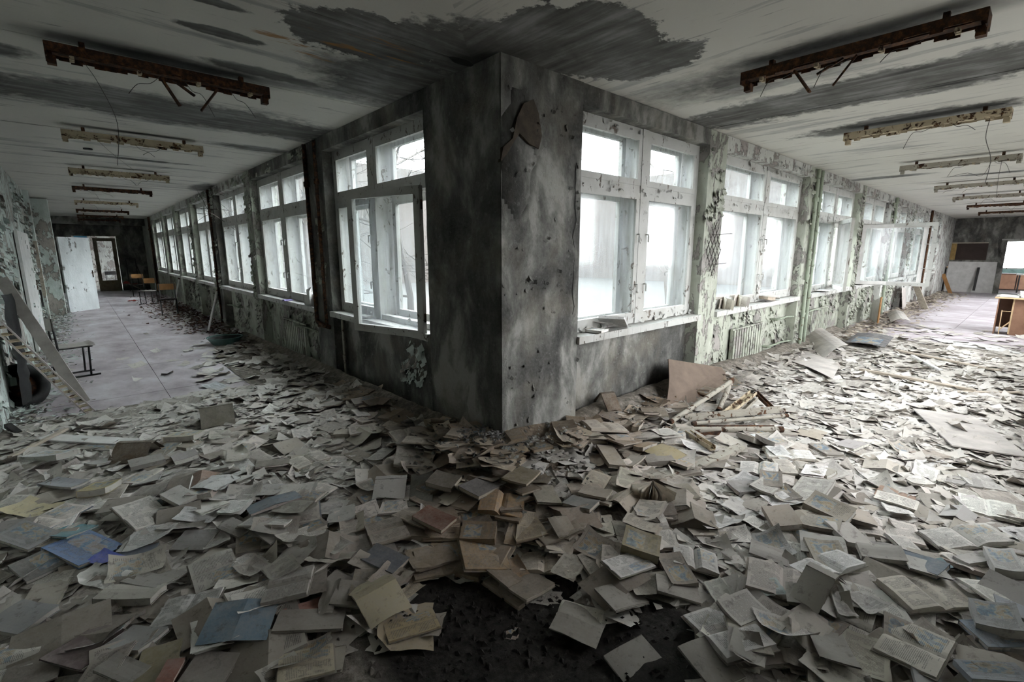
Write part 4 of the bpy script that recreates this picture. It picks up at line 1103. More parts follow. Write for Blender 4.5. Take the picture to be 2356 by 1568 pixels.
HB = [
 ('open_book','A',(700,330,865,440,1062,287),PG,'open book with dense text, left floor, below a thick yellow book',2),
 ('open_book','A',(1265,750,1320,940,1585,680),(.46,.44,.40),'open textbook with straight spine, centre of the left foreground litter',4),
 ('closed_book','A',(735,895,1115,890,650,1010),(.42,.40,.35),'thick pale paperback in the left foreground, front edge towards the camera',5),
 ('closed_book','A',(470,445,640,470,305,565),(.12,.24,.27),'teal book cover partly under the big blue book at the left',1),
 ('closed_book','A',(545,470,790,550,320,650),(.14,.21,.36),'big blue picture book at the left edge of the litter',3),
 ('paper_sheet','A',(700,638,850,680,600,715),(.13,.17,.55),'small violet blue picture page below the big blue book',9),
 ('paper_sheet','A',(650,750,900,790,480,865),PW,'white pointed sheet in the left foreground below the violet page',8),
 ('closed_book','A',(1010,740,1260,790,830,885),G,'flat grey book left of the open textbook',8),
 ('paper_sheet','A',(1400,145,1600,150,1330,245),(.66,.66,.64),'bright white torn sheet in the middle of the left floor',10),
 ('booklet','A',(1525,270,1670,270,1510,360),PW,'white booklet with a pale green header strip',1),
 ('closed_book','A',(640,210,830,200,520,290),(.42,.36,.20),'thick yellow book with its spine towards the camera',9),
 ('closed_book','A',(370,130,610,205,270,190),(.33,.34,.36),'grey softcover book with bent cover, left edge',2),
 ('paper_sheet','A',(170,280,410,290,20,395),(.50,.44,.28),'cream cover at the left edge printed with orange and red diamonds',12),
 ('closed_book','A',(620,1090,885,1150,310,1395),(.17,.135,.13),'long dark reddish cover in the bottom left foreground',8),
 ('closed_book','A',(870,1140,1125,1215,720,1325),(.40,.40,.39),'book with an orange border and edge, bottom left',2),
 ('closed_book','A',(100,980,350,1040,-60,1190),(.30,.30,.30),'large grey hardback cut by the left edge of the view',4),
 ('closed_book','A',(1270,1320,1555,1300,1245,1560),(.24,.22,.195),'plain brown grey cover at the bottom edge, left of the open yellowed page',1),
 ('closed_book','A',(1140,1390,1255,1370,1040,1560),(.27,.14,.11),'dull red cover at the bottom edge of the view',1),
 ('open_book','A',(1885,1330,1865,1580,2260,1230),(.50,.45,.34),'yellowed open book cut by the bottom edge, left of the bare dirt',6),
 ('paper_sheet','A',(2190,990,2230,1075,1920,1120),(.40,.20,.16),'page with a red border under a grey book, left of the bare dirt',9),
 ('closed_book','A',(1860,1140,2310,1070,1890,1300),(.29,.27,.24),'wide grey book overlapping a red bordered page beside the bare dirt',1),
 ('open_book','A',(1850,750,1770,1000,2130,745),(.38,.36,.33),'grey open book with blank pages right of the open textbook',3),
 ('paper_sheet','A',(1680,600,1840,640,1600,720),PW,'crumpled pale sheet above the open textbook',4),
 ('paper_sheet','A',(1690,665,1800,720,1620,800),(.40,.37,.33),'rolled up brownish sheet above the blank open book',5),
 ('booklet','A',(1850,510,1930,575,2150,395),PG,'narrow printed booklet lying at a slant, left floor',1),
 ('closed_book','A',(1830,375,1980,440,1680,460),(.33,.31,.285),'grey square booklet behind the slanting printed booklet',0),
 ('booklet','A',(1110,440,1380,420,1085,490),(.42,.40,.365),'fanned stack of thin leaves on the left floor',2),
 ('paper_sheet','A',(1230,330,1480,320,1180,405),(.56,.56,.55),'white page with a faint blue drawing above the fanned leaves',2),
 ('closed_book','A',(1240,210,1370,255,1060,255),(.47,.455,.42),'pale square book above the dense text book on the left floor',4),
 ('paper_sheet','A',(800,480,1085,455,930,610),(.57,.56,.54),'large white printed sheet right of the big blue book',1),
 ('closed_book','A',(1240,485,1460,475,1165,600),(.24,.23,.22),'dark grey booklet with bent corner right of the white printed sheet',0),
 ('closed_book','A',(310,650,430,715,90,810),(.16,.16,.15),'dark picture cover with ochre marks at the left edge',3),
 ('paper_sheet','A',(1740,190,1935,190,1670,295),(.40,.385,.36),'grey sheet right of the booklet with the green strip',9),
 ('closed_book','A',(1590,460,1740,515,1465,515),(.31,.29,.27),'small grey cover above the crumpled pale sheet',0),
 ('paper_sheet','A',(1965,545,2150,580,1905,730),(.38,.36,.33),'grey sheet left of the sheet with burnt edges',10),
 ('closed_book','A',(830,1350,1060,1430,600,1450),(.28,.265,.24),'grey cover at the bottom edge below the orange edged book',1),
 ('closed_book','A',(110,440,345,480,0,570),(.25,.25,.25),'gritty grey cover left of the teal book',3),
 ('open_book','A',(1120,975,1520,925,1000,1180),(.60,.59,.57),'white open picture book with a small drawing of a figure',7),
 ('face_down_book','A',(1450,1000,1885,945,1330,1255),(.17,.235,.29),'blue grey book lying open face down with tan worn patches',0),
 ('open_book','B',(1185,235,1475,250,1190,360),(.40,.30,.19),'tan open book lying in the dark litter in front of the pillar',5),
 ('closed_book','B',(830,358,1025,435,740,440),(.25,.15,.13),'brick red closed book left of the tan open book',4),
 ('open_book','B',(400,470,460,630,645,410),(.40,.375,.345),'grey open book in the middle left of the litter, spine running right',3),
 ('paper_sheet','B',(165,530,340,625,25,600),(.50,.48,.45),'crumpled sheet with burnt brown edges',5),
 ('booklet','B',(160,370,330,345,185,465),(.55,.55,.53),'pale booklet with a blue picture on its cover',3),
 ('open_book','B',(1040,560,1085,805,1325,505),(.43,.36,.27),'brownish open book with crumbling edges at the centre, above the bare dirt',6),
 ('paper_sheet','B',(1430,665,1515,790,1365,735),(.42,.33,.24),'small folded tan sheet right of the crumbling open book',5),
 ('closed_book','B',(1500,740,1680,860,1340,900),(.27,.255,.23),'grey book jutting over the bare dirt',2),
 ('closed_book','B',(1300,740,1480,860,1200,800),(.29,.265,.235),'grey brown cover under the folded tan sheet',1),
 ('booklet','B',(1765,635,1905,690,1685,785),(.44,.425,.40),'newsprint booklet with a small dark photograph',4),
 ('closed_book','B',(1820,280,2005,345,1745,340),(.20,.215,.22),'dark book with a blue grey panel on its cover, right of the tan open book',4),
 ('closed_book','B',(1930,210,2130,290,1880,285),(.31,.295,.265),'grey softcover with curled corner behind the dark panelled book',2),
 ('paper_sheet','B',(480,1000,830,960,525,1340),(.44,.38,.28),'large yellowed sheet at the bottom of the heap beside the bare dirt',8),
 ('open_book','B',(520,1100,560,1260,880,1040),(.46,.39,.26),'yellowed printed pages with a brown triangle, left of the bare dirt',1),
 ('paper_sheet','B',(770,850,840,885,520,1015),(.48,.44,.35),'slanting printed strip of page on the yellowed heap',2),
 ('face_down_book','B',(1780,950,1665,1170,2060,1090),(.30,.285,.26),'grey folded cover lying alone on the bare dirt, right side',0),
 ('closed_book','B',(2180,860,2335,1000,1965,970),(.33,.315,.29),'square grey book right of the bare dirt',0),
 ('closed_book','B',(2290,1230,2440,1380,2020,1345),(.29,.275,.25),'grey cover at the bottom edge right of the bare dirt',0),
 ('open_book','B',(2260,595,2400,690,2000,700),(.60,.60,.59),'bright white open atlas page with black blotches',9),
 ('closed_book','B',(1780,420,1865,525,1640,430),(.33,.31,.28),'small grey cover below the dark panelled book',0),
 ('paper_sheet','B',(1395,450,1505,460,1345,590),(.30,.255,.20),'brown sheet right of the crumbling open book',9),
 ('booklet','B',(960,560,1045,660,705,700),(.30,.27,.235),'brown grey booklet left of the crumbling open book',0),
 ('paper_sheet','B',(420,650,595,690,250,715),(.40,.375,.34),'grey sheet with dark specks below the spine right open book',11),
 ('booklet','B',(560,690,730,740,440,845),(.34,.315,.28),'grey booklet above the yellowed heap',5),
 ('closed_book','B',(1150,80,1285,130,1095,215),(.17,.18,.20),'dark slate book in the dim litter at the foot of the pillar',4),
 ('closed_book','B',(1400,30,1560,60,1375,165),(.22,.21,.16),'greenish crumpled cover right of the foot of the pillar',2),
 ('closed_book','B',(1510,200,1670,185,1590,315),(.27,.27,.24),'cover sprinkled with paint chips behind the dark panelled book',1),
 ('closed_book','B',(870,75,1040,110,850,150),(.22,.21,.185),'thick dark book left of the slate book by the pillar',5),
 ('closed_book','B',(690,75,840,65,740,245),(.16,.165,.15),'dark greenish cover standing at a slant left of the pillar foot',1),
 ('paper_sheet','B',(1420,1165,1500,1175,1320,1200),(.34,.28,.26),'small coloured picture scrap lying alone on the bare dirt',15),
 ('closed_book','B',(170,860,395,850,235,1015),(.28,.265,.24),'dusty grey cover left of the yellowed heap',1),
 ('paper_sheet','B',(50,870,160,860,175,1060),(.33,.31,.28),'narrow grey sheet beside the dusty grey cover',8),
 ('open_book','C',(870,680,1190,605,1020,810),(.60,.59,.57),'white open book with a tan spine gutter in the right litter',3),
 ('open_book','C',(1370,860,1790,808,1650,1040),(.56,.52,.45),'large thick cream open book at the lower right',5),
 ('open_book','C',(1545,990,1395,1200,1930,1180),(.50,.47,.41),'open book with one page raised, below the large cream open book',6),
 ('closed_book','C',(910,135,1125,200,885,275),(.58,.57,.545),'thick printed page block in the upper part of the right litter',7),
 ('paper_sheet','C',(645,455,815,455,725,580),(.64,.64,.63),'white page with a bright blue picture at its top',14),
 ('closed_book','C',(1095,420,1255,420,1215,550),(.42,.395,.36),'beige closed book right of the page with the blue picture',4),
 ('closed_book','C',(40,760,310,800,5,870),(.29,.27,.245),'large grey cover below the open newspaper pages',1),
 ('closed_book','C',(405,800,570,770,545,985),(.28,.265,.245),'grey closed book lying across a printed book, right foreground',10),
 ('booklet','C',(310,795,430,800,430,960),(.50,.48,.44),'printed booklet partly under the grey closed book',1),
 ('open_book','C',(140,580,420,630,110,715),(.46,.445,.42),'open magazine with grey photographs',4),
 ('closed_book','C',(650,530,900,600,590,590),(.32,.30,.28),'grey brown cover below the page with the blue picture',0),
 ('closed_book','C',(970,500,1260,570,900,600),(.40,.385,.355),'pale brown wide cover above the white open book',8),
 ('closed_book','C',(1290,590,1570,640,1320,660),(.40,.38,.345),'long beige book right of the white open book',4),
 ('open_book','C',(1660,460,2090,455,1860,572),(.55,.53,.49),'wide cream open book with blank pages, right side',4),
 ('closed_book','C',(1920,595,2150,560,2010,655),(.46,.44,.41),'beige softcover below the wide blank open book',2),
 ('face_down_book','C',(1850,305,2050,370,1830,370),(.40,.39,.37),'humped grey book lying face down near the right edge',2),
 ('closed_book','C',(2040,985,2340,1080,2000,1110),(.30,.30,.30),'thick dark grey hardback at the right edge',9),
 ('closed_book','C',(2050,650,2230,700,2190,860),(.40,.39,.375),'thick gritty book tilted at the right edge',9),
 ('closed_book','C',(990,1115,1235,1170,1020,1350),(.29,.275,.25),'large plain grey cover at the bottom right of the dirt patch',8),
 ('booklet','C',(420,1060,640,1130,560,1260),(.36,.34,.31),'folded grey newspaper leaves in the right foreground',6),
 ('closed_book','C',(280,1060,520,1280,230,1290),(.26,.245,.22),'grey cover under the folded newspaper leaves',0),
 ('booklet','C',(1140,850,1250,870,1170,990),(.52,.50,.465),'small printed booklet left of the large cream open book',2),
 ('face_down_book','C',(850,800,1155,880,840,900),(.40,.38,.345),'torn tented cover below the white open book',2),
 ('paper_sheet','C',(1250,860,1380,850,1330,995),(.50,.48,.45),'printed sheet tucked under the large cream open book',1),
 ('closed_book','C',(1660,1330,1860,1400,1640,1450),(.32,.32,.32),'blue grey cover at the bottom edge, right side',1),
 ('closed_book','C',(1965,1310,2356,1340,1960,1426),(.31,.33,.36),'pale blue grey book at the bottom right corner',3),
 ('paper_sheet','C',(1790,635,1865,700,1735,692),(.16,.26,.27),'small teal corner of a cover among pale papers on the right',9),
 ('closed_book','C',(1610,640,1880,700,1590,730),(.43,.42,.39),'wide pale cover with torn edge above the large cream open book',8),
 ('closed_book','C',(2160,870,2370,940,2180,990),(.33,.34,.36),'blue grey cover above the thick dark hardback',1),
 ('paper_sheet','C',(660,770,805,768,690,860),(.42,.47,.46),'sheet printed with blue and yellow blocks',15),
 ('paper_sheet','C',(240,380,450,340,340,480),(.58,.575,.56),'pale sheet with a small blue mark',1),
 ('paper_sheet','C',(440,290,560,262,590,405),(.54,.53,.51),'pale torn sheet above the page with the blue picture',9),
 ('paper_sheet','C',(685,260,830,228,790,335),(.60,.59,.575),'white printed sheet left of the thick printed page block',3),
 ('closed_book','C',(610,255,725,300,570,310),(.36,.33,.295),'small brown cover between white sheets in the right litter',0),
 ('paper_sheet','C',(545,100,672,150,510,165),(.60,.59,.575),'white printed sheet with rounded corner near the metal bars',2),
 ('closed_book','C',(690,130,830,180,620,190),(.58,.57,.545),'pale book with its page edges fanned out',7),
 ('open_book','C',(1590,20,1840,25,1680,75),(.58,.57,.55),'flat white open book in the far right litter',0),
 ('closed_book','D',(1225,790,1440,790,1225,840),(.42,.39,.30),'yellowish book standing on its edge on the left floor',9),
 ('closed_book','D',(240,915,500,945,240,1005),(.58,.57,.55),'white thick book with dark end at the left edge',9),
 ('paper_sheet','D',(1570,480,1700,482,1510,528),(.66,.68,.70),'white sheet on the edge of the bare lilac floor',9),
 ('paper_sheet','D',(1530,402,1630,425,1475,440),(.60,.62,.64),'white crumpled sheet on the bare lilac floor',5),
 ('closed_book','D',(1490,1020,1700,1020,1440,1050),(.46,.44,.40),'pale book near the white torn sheet, left floor',2),
 ('closed_book','D',(760,950,850,960,590,1005),(.40,.39,.37),'pale bent cover below the long white board',2),
 ('face_down_book','D',(1520,1080,1700,1100,1420,1200),(.60,.60,.58),'bright sheet with curled edge on the left floor',0),
 ('closed_book','D',(590,860,840,880,570,895),(.24,.22,.19),'brown book lying behind the long white board',3),
 ('open_book','E',(165,785,510,745,195,865),(.56,.54,.50),'white blank open book on the heap against the wall, right of the pillar',5),
 ('closed_book','E',(275,990,420,985,390,1175),(.36,.335,.295),'beige closed book on the heap right of the pillar',4),
 ('face_down_book','E',(870,980,1100,1085,715,1030),(.40,.34,.21),'yellow ochre picture book lying face down near the metal bars',0),
 ('paper_sheet','E',(1080,960,1300,960,1050,1030),(.58,.57,.55),'white folded sheet beside the rusty bar',5),
 ('paper_sheet','E',(1720,865,1890,865,1690,930),(.66,.67,.68),'bright rounded white sheet in front of the pipes',9),
 ('paper_sheet','E',(1825,955,1965,945,1965,1065),(.62,.62,.60),'white printed sheet right of the rusty bar',2),
 ('closed_book','E',(740,880,825,905,625,965),(.28,.215,.15),'brown closed book with light edge on the heap',5),
 ('closed_book','E',(470,790,640,840,415,915),(.21,.17,.13),'dark brown cover right of the white blank open book',1),
 ('closed_book','E',(640,730,700,740,600,790),(.26,.20,.14),'small thick brown book against the heap by the wall',9),
 ('closed_book','E',(540,1050,680,1090,520,1180),(.40,.38,.35),'pale grey cover right of the beige closed book',2),
 ('closed_book','E',(150,1340,400,1400,140,1440),(.32,.30,.27),'grey closed book below the heap right of the pillar',2),
]
for (k, z, q, c, l, v) in HB: hand(k, z, q, c, l, v)
for l, x, y in (('heap of bars', 2.1, -.75), ('brown hardboard panel', 2.6, -.35), ('foot of the corner pillar', -.1, -.25), ('long pale stick by the wall', -.2, .7), ('long white board', -2.4, 2.2), ('flat pale board', 2.9, -2.2), ('nearer long plank', 4.6, -1.6), ('poster sheet', 6.4, -.7), ('humped cardboard sheet', 5.2, -.5), ('enamel basin', -.5, 7.2), ('leaning wide plank', -2.5, 4.0)): MARKS.append((l, x, y))
name_loose()

def standing_book(label, px, yaw, n, c, pos=None):      # book fanned open standing on its foot
    p = pos or at(*px, .08); r = thing('fanned_book', label, 'book', pos or (p.x, p.y, hm(p.x, p.y)), (0, .12, yaw)); R = random.Random(n)
    for k in range(n):
        a = -1.0+2.0*k/(n-1); m = MB(); m.grid(lambda u, v: (u*.15*math.sin(a+.25*u*a), -u*.13*math.cos(a), v*(.15+.01*math.sin(k*2.3))*(1-.1*u)), 4, 2); o = part('leaf', m, M['paper'], r, True); setc(o, jit(c, .2, R))
    m = MB(); m.box((-.006, -.012, 0), (.006, .004, .155)); o = part('spine', m, M['paper'], r); setc(o, (.2, .16, .12))
standing_book('fanned open book standing upright at the near end of the wooden bars', zpx('E', 760, 1420), -.95, 15, (.56, .51, .43))
def tent(label, zone, pts, h, c, name='tented_book'):
    a = at(*zpx(zone, *pts[0]), .06); b = at(*zpx(zone, *pts[1]), .06); z = hm((a.x+b.x)/2, (a.y+b.y)/2)
    yaw = math.atan2(b.y-a.y, b.x-a.x); L = min((b-a).length, .4); r = thing(name, label, 'book', ((a.x+b.x)/2, (a.y+b.y)/2, z), (0, 0, yaw))
    for sg in (-1, 1):
        m = MB(); m.grid(lambda u, v: ((u-.5)*L, sg*(.02+v*.14), h*(1-v)+.012*math.sin(u*4)*v), 5, 4); m.grid(lambda u, v: ((u-.5)*L, sg*(.012+v*.135), h*(1-v)-.004), 5, 4); o = part('cover', m, M['paper'], r, True); setc(o, c)
    m = MB(); m.box((-L/2, -.02, h-.006), (L/2, .02, h+.004)); o = part('spine', m, M['paper'], r); setc(o, tuple(x*.8 for x in c))
    m = MB(); m.grid(lambda u, v: ((u-.5)*L*.95, -.008-v*.09, (h-.01)*(1-v*.9)), 4, 3); m.grid(lambda u, v: ((u-.5)*L*.95, .008+v*.09, (h-.01)*(1-v*.9)), 4, 3); o = part('page_block', m, M['paper'], r, True); setc(o, (.45, .42, .36))
tent('dark box like book standing tented on the left floor', 'D', ((1450, 700), (1690, 660)), .16, (.17, .155, .12))
tent('dark brown tented book near the left foreground', 'D', ((870, 935), (1120, 930)), .12, (.13, .10, .07))
tent('pale tented cover with brown inside right of the tan open book', 'B', ((2110, 390), (2220, 300)), .10, (.42, .36, .29))
tent('brown curled cover leaning on the wall right of the pillar', 'E', ((310, 740), (430, 725)), .13, (.14, .105, .075))
tent('pale upright folded page at the right foreground', 'C', ((960, 900), (1140, 1000)), .10, (.40, .38, .34))
tent('humped pale booklet by the far left litter', 'B', ((490, 240), (700, 230)), .07, (.46, .44, .41))
tent('yellowed folded leaf tented left of the bare dirt', 'B', ((340, 1060), (610, 910)), .06, (.42, .37, .26))

# books on the window sills
def sill_book(kind, tr, u, d, yaw, W, L, c, label, tilt=0, var=None, zz=None):
    R = random.Random(int(u*100)); P = tr(u, d, SILL+.022 if zz is None else zz); nl = Vector((math.sin(tilt)*math.cos(yaw), math.sin(tilt)*math.sin(yaw), math.cos(tilt)))
    put(kind, P[0], P[1], yaw, W, L, c, c, label, R, var=var, nl=nl, z=P[2])
sill_book('closed_book', T_R, 1.18, .05, .2, .16, .22, (.72, .70, .66), 'pale book lying on the sill of the first right window', 0, 3)
sill_book('open_book', T_R, 1.45, .04, .5, .34, .24, (.78, .77, .75), 'white open book slumped on the sill of the first right window', .35, 5, SILL+.075)
sill_book('paper_sheet', T_R, 1.34, .07, .3, .2, .24, (.78, .77, .75), 'white curled sheet on top of the first right sill', .3, 4, SILL+.07)
standing_book('half open book standing on the left end of the second right sill', None, -1.1, 6, (.56, .53, .46), (3.9, .10, SILL+.016))
standing_book('slumped half open book standing in the middle of the second right sill', None, -.8, 5, (.50, .47, .42), (4.35, .10, SILL+.016))
sill_book('open_book', T_R, 5.45, .04, .3, .34, .22, PW, 'white open book on the right half of the second right sill', .15, 5, SILL+.05)
sill_book('closed_book', T_R, 5.2, .03, -.4, .15, .21, (.40, .33, .26), 'brown edged book lying on the right half of the second right sill', .2, 9, SILL+.04)
sill_book('open_book', T_R, 7.9, .0, .1, .4, .24, (.68, .67, .65), 'white open book on the third right sill', .05, 4)
sill_book('closed_book', T_R, 8.6, .0, .8, .16, .26, (.68, .67, .65), 'white paper packet tipped on the third right sill', .35, 4, SILL+.06)
sill_book('paper_sheet', T_R, 10.6, .02, .1, .5, .2, (.68, .67, .65), 'white sheet on the fourth right sill under the open frames', .05, 9)
r = thing('curled_paper', 'white curled sheet standing on the second left sill beside the rusty pipe', 'paper', (.03, 4.05, SILL+.015))
for k, a in enumerate((0, .5)):
    m = MB(); m.grid(lambda u, v: (-.03+.10*math.sin(u*2.2+a)-.04, -.16+.34*u, v*(.26-.10*k)*(1-.4*abs(u-.5))), 8, 3); o = part('leaf', m, M['paper'], r, True); setc(o, (.66, .66, .64))
m = MB(); m.grid(lambda u, v: (-.07+.12*v, 4.85+.2*u, SILL+.02+.02*math.sin(u*5)), 5, 2); tag(part('cloth_scrap', m, m_tone('violet_scrap', (.2, .17, .33))), 'small violet scrap on the second left sill', 'scrap')
m = MB(); m.box((.0, 2.3, SILL+.02), (.09, 2.55, SILL+.04)); tag(part('plaster_piece', m, M['white']), 'flat white chunk on the sill behind the open casement', 'debris')

# ------------------------------------------------------------------ boards, planks and pipes on the floor
def bar(name, label, cat, p, q, wd, th, mat, parts=None, up=(0, 0, 1), n=10, wob=.0):
    p = Vector(p); q = Vector(q); r = thing(name, label, cat, p); m = MB(); d = q-p; L = d.length; d.normalize(); u = Vector(up)
    if abs(d.dot(u)) > .98: u = Vector((1, 0, 0))
    a = d.cross(u).normalized(); b = a.cross(d); vs = []; R = random.Random(label)
    for i in range(n+1):
        c = d*(L*i/n)+b*(wob*math.sin(i*1.1+L))
        for (s, t) in ((-1, -1), (1, -1), (1, 1), (-1, 1)): vs.append(c+a*s*wd/2*(1+R.uniform(-.04, .04))+b*t*th/2)
    fs = [(0, 1, 2, 3), tuple(4*n+k for k in (3, 2, 1, 0))]
    for i in range(n):
        for k in range(4): fs.append((4*i+k, 4*i+4+k, 4*i+4+(k+1) % 4, 4*i+(k+1) % 4))
    m.add(vs, fs); part('panel' if 'panel' in name else 'board' if 'plank' in name else 'bar', m, M[mat], r); return r, a, b, d, L
def pz(zone, x, y, z): return at(*zpx(zone, x, y), z)
# leaning hardboard panel at the wall, right of the pillar
p0 = at(1527, 952, .06); p1 = at(1660, 905, .10); h0 = .50
r = thing('hardboard_panel', 'brown hardboard panel leaning on the wall right of the corner pillar', 'board', p0)
top0 = aty(1537, 826, -.02)-p0; top1 = aty(1666, 846, -.03)-p0; b1 = p1-p0
m = MB(); nrm = b1.cross(top0).normalized()*.006
def hb(u, v, s): 
    base = (b1*u)*(1-v)+(top0.lerp(top1, u))*v; return base+nrm*s+Vector((0, -.03*math.sin(v*3.14), 0))
m.grid(lambda u, v: hb(u, v, 1), 6, 6); m.grid(lambda u, v: hb(1-u, v, -1), 6, 6)
for f in (lambda u, v: hb(u, 1, 1-2*v), lambda u, v: hb(1-u, 0, 1-2*v), lambda u, v: hb(0, u, 1-2*v), lambda u, v: hb(1, 1-u, 1-2*v)): m.grid(f, 6, 1)
part('panel', m, M['board'], r)
def pipe(name, label, pts, rad, mat='metal', cat='pipe', end=None):
    P = [Vector(p) for p in pts]; r = thing(name, label, cat, P[0]); L = [p-P[0] for p in P]
    m = MB(); n = 12; m.tube([L[0].lerp(L[-1], i/n) for i in range(n+1)], rad, 10, False)
    m.tube([L[0].lerp(L[-1], i/n) for i in range(n, -1, -1)], rad*.72, 10, False); part('tube', m, M[mat], r, True)
    d = (L[-1]-L[0]).normalized()
    m = MB(); m.tube([L[0]-d*.004, L[0]+d*.035], rad*1.08, 10, False); part('end_collar', m, M['rust'], r, True)
    m = MB(); m.tube([L[-1]+d*.004, L[-1]-d*.035], rad*1.08, 10, False); part('end_collar', m, M['rust'], r, True)
pipe('metal_tube', 'long pale tube slanting up in front of the hardboard panel', [pz('E', 945, 750, .12), pz('E', 1505, 375, .30)], .024)
pipe('metal_tube', 'shorter pale tube leaning with its open end towards the camera', [pz('E', 1385, 645, .10), pz('E', 1505, 365, .26)], .026)
pipe('metal_tube', 'pale rust speckled tube lying lowest in the heap of bars', [pz('E', 905, 815, .10), pz('E', 1960, 812, .10)], .026)
pipe('metal_tube', 'thin pale tube across the heap of bars', [pz('E', 1150, 760, .13), pz('E', 2005, 688, .13)], .017)
pipe('metal_tube', 'dark thin rod behind the lowest pale tube', [pz('E', 850, 782, .09), pz('E', 1880, 785, .09)], .010, 'rust')
pipe('painted_stick', 'dull red stick lying against the hardboard panel', [pz('E', 1100, 475, .14), pz('E', 1330, 520, .12)], .020, 'rust')
def channel(label, p, q, wd, th, mat, name='metal_channel'):
    p = Vector(p); q = Vector(q); r = thing(name, label, 'metal bar', p); d = (q-p); L = d.length; d.normalize(); a = d.cross(Vector((0, 0, 1))).normalized(); b = a.cross(d)
    m = MB(); m.obox((0, 0, 0), d*L, wd, .006); part('web', m, M[mat], r)
    for s in (-1, 1):
        m = MB(); o = a*s*wd/2+b*th/2; m.obox(o, o+d*L, .005, th); part('flange', m, M[mat], r)
    return r
channel('pale metal channel at the back of the heap of bars', pz('E', 1100, 722, .14), pz('E', 1965, 645, .14), .07, .04, 'metal')
channel('rusty lattice channel leaning up out of the heap of bars', pz('E', 1450, 680, .10), pz('E', 1700, 490, .22), .07, .03, 'rustcream')
channel('grey channel beside the rusty lattice channel', pz('E', 1590, 660, .08), pz('E', 1720, 535, .18), .05, .03, 'metal')
channel('short brown bar propped down from the lattice channel', pz('E', 1710, 485, .22), pz('E', 1865, 635, .10), .05, .03, 'rust')
channel('short cream bar under the front of the heap of bars', pz('E', 1105, 855, .08), pz('E', 1330, 1000, .08), .05, .04, 'rustcream')
channel('dark short channel right of the cream bar', pz('E', 1190, 868, .07), pz('E', 1380, 850, .07), .07, .04, 'rust')
channel('rusty white channel lying towards the camera, far piece', pz('E', 1110, 1160, .09), pz('E', 1600, 955, .09), .085, -.04, 'metal')
channel('rusty white channel lying towards the camera, near piece', pz('E', 740, 1250, .09), pz('E', 1010, 1190, .09), .08, -.04, 'metal')
# boards of the right corridor floor
def flatboard(name, label, zone, q, mat, th=.008, z=.05, curl=0, tilt=(0, 0), nu=6):
    P = [pz(zone, q[2*i], q[2*i+1], z) for i in range(3)]; a = P[1]-P[0]; b = P[2]-P[0]; c = (P[0]+P[1]+P[2])/3; zz = max(z, hm((P[1].x+P[2].x)/2, (P[1].y+P[2].y)/2)+.006)-z
    r = thing(name, label, 'board', P[0]+Vector((0, 0, zz))); m = MB()
    def f(u, v, s): return a*u+b*v+Vector((0, 0, s+curl*math.sin(u*3.14)+tilt[0]*u+tilt[1]*v))
    m.grid(lambda u, v: f(u, v, th), nu, nu); m.grid(lambda u, v: f(1-u, v, 0), nu, nu)
    for g in (lambda u, v: f(1-u, 1, th*(1-v)), lambda u, v: f(u, 0, th*(1-v)), lambda u, v: f(0, 1-u, th*(1-v)), lambda u, v: f(1, u, th*(1-v))): m.grid(g, nu, 1)
    part('board', m, mat if not isinstance(mat, str) else M[mat], r); return r
flatboard('flat_board', 'large pale flat board lying across the right litter', 'F', (1650, 800, 2040, 850, 1900, 1035), 'boardl', .01, .07)
flatboard('cardboard_sheet', 'humped brown cardboard sheet by the green column', 'F', (930, 345, 1050, 325, 1090, 490), 'boardl', .006, .05, .06, (.14, 0))
flatboard('cardboard_sheet', 'brown cardboard sheet sloping in front of the humped one', 'F', (950, 440, 1190, 530, 880, 515), 'boardl', .006, .05, .02, (0, .02))
r = flatboard('poster_sheet', 'poster with dark grey pictures lying near the right parapet', 'F', (1300, 320, 1530, 345, 1220, 380), 'poster', .004, .10, .03); setc(r.children[0], (.09, .09, .095))
flatboard('flat_board', 'pale board on the bare floor of the right corridor', 'F', (1750, 350, 2160, 400, 1900, 400), 'white', .006, .01)
bar('wooden_plank', 'long thin plank crossing the right corridor floor, farther one', 'plank', pz('F', 1540, 425, .06), pz('F', 2200, 557, .06), .08, .02, 'woodl')
bar('wooden_plank', 'long weathered plank crossing the right corridor floor, nearer one', 'plank', pz('F', 1320, 548, .08), pz('F', 2045, 682, .08), .07, .025, 'woodl')
bar('wooden_plank', 'short white lath lying between the two long planks', 'plank', pz('F', 1650, 462, .08), pz('F', 1830, 555, .08), .05, .02, 'white')
bar('wooden_plank', 'thin grey lath in the right litter before the nearer long plank', 'plank', pz('F', 1900, 690, .06), pz('F', 2330, 695, .06), .05, .02, 'woodl')
# leaning boards farther down the right corridor
bar('wooden_plank', 'pale plank leaning on the parapet below the open casements', 'plank', at(2128, 712, .0), aty(2107, 655, -.02), .16, .025, 'woodl', up=(1, 0, 0))
r = thing('bent_board', 'bent board with orange edge standing at the right parapet', 'board', at(2026, 745, .02)); m = MB()
m.grid(lambda u, v: (.5*u, .05+.25*math.sin(u*1.6), (.62-.25*u)*v), 8, 4); m.grid(lambda u, v: (.5*(1-u), .06+.25*math.sin((1-u)*1.6), (.62-.25*(1-u))*v), 8, 4); part('board', m, M['white'], r, True)
m = MB(); m.obox((0, .055, 0), (0, .055, .62), .12, .02, (0, 1, 0)); part('orange_edge', m, M['orange'], r)
flatboard('cardboard_sheet', 'tented dark lined card beside the bent board', 'P', (2040, 722, 2078, 728, 2050, 742), 'boardl', .006, .05, .08, (.1, 0))
r = thing('curved_panel', 'curved white panel standing far down the right window wall', 'board', at(2158, 672, .0)); m = MB()
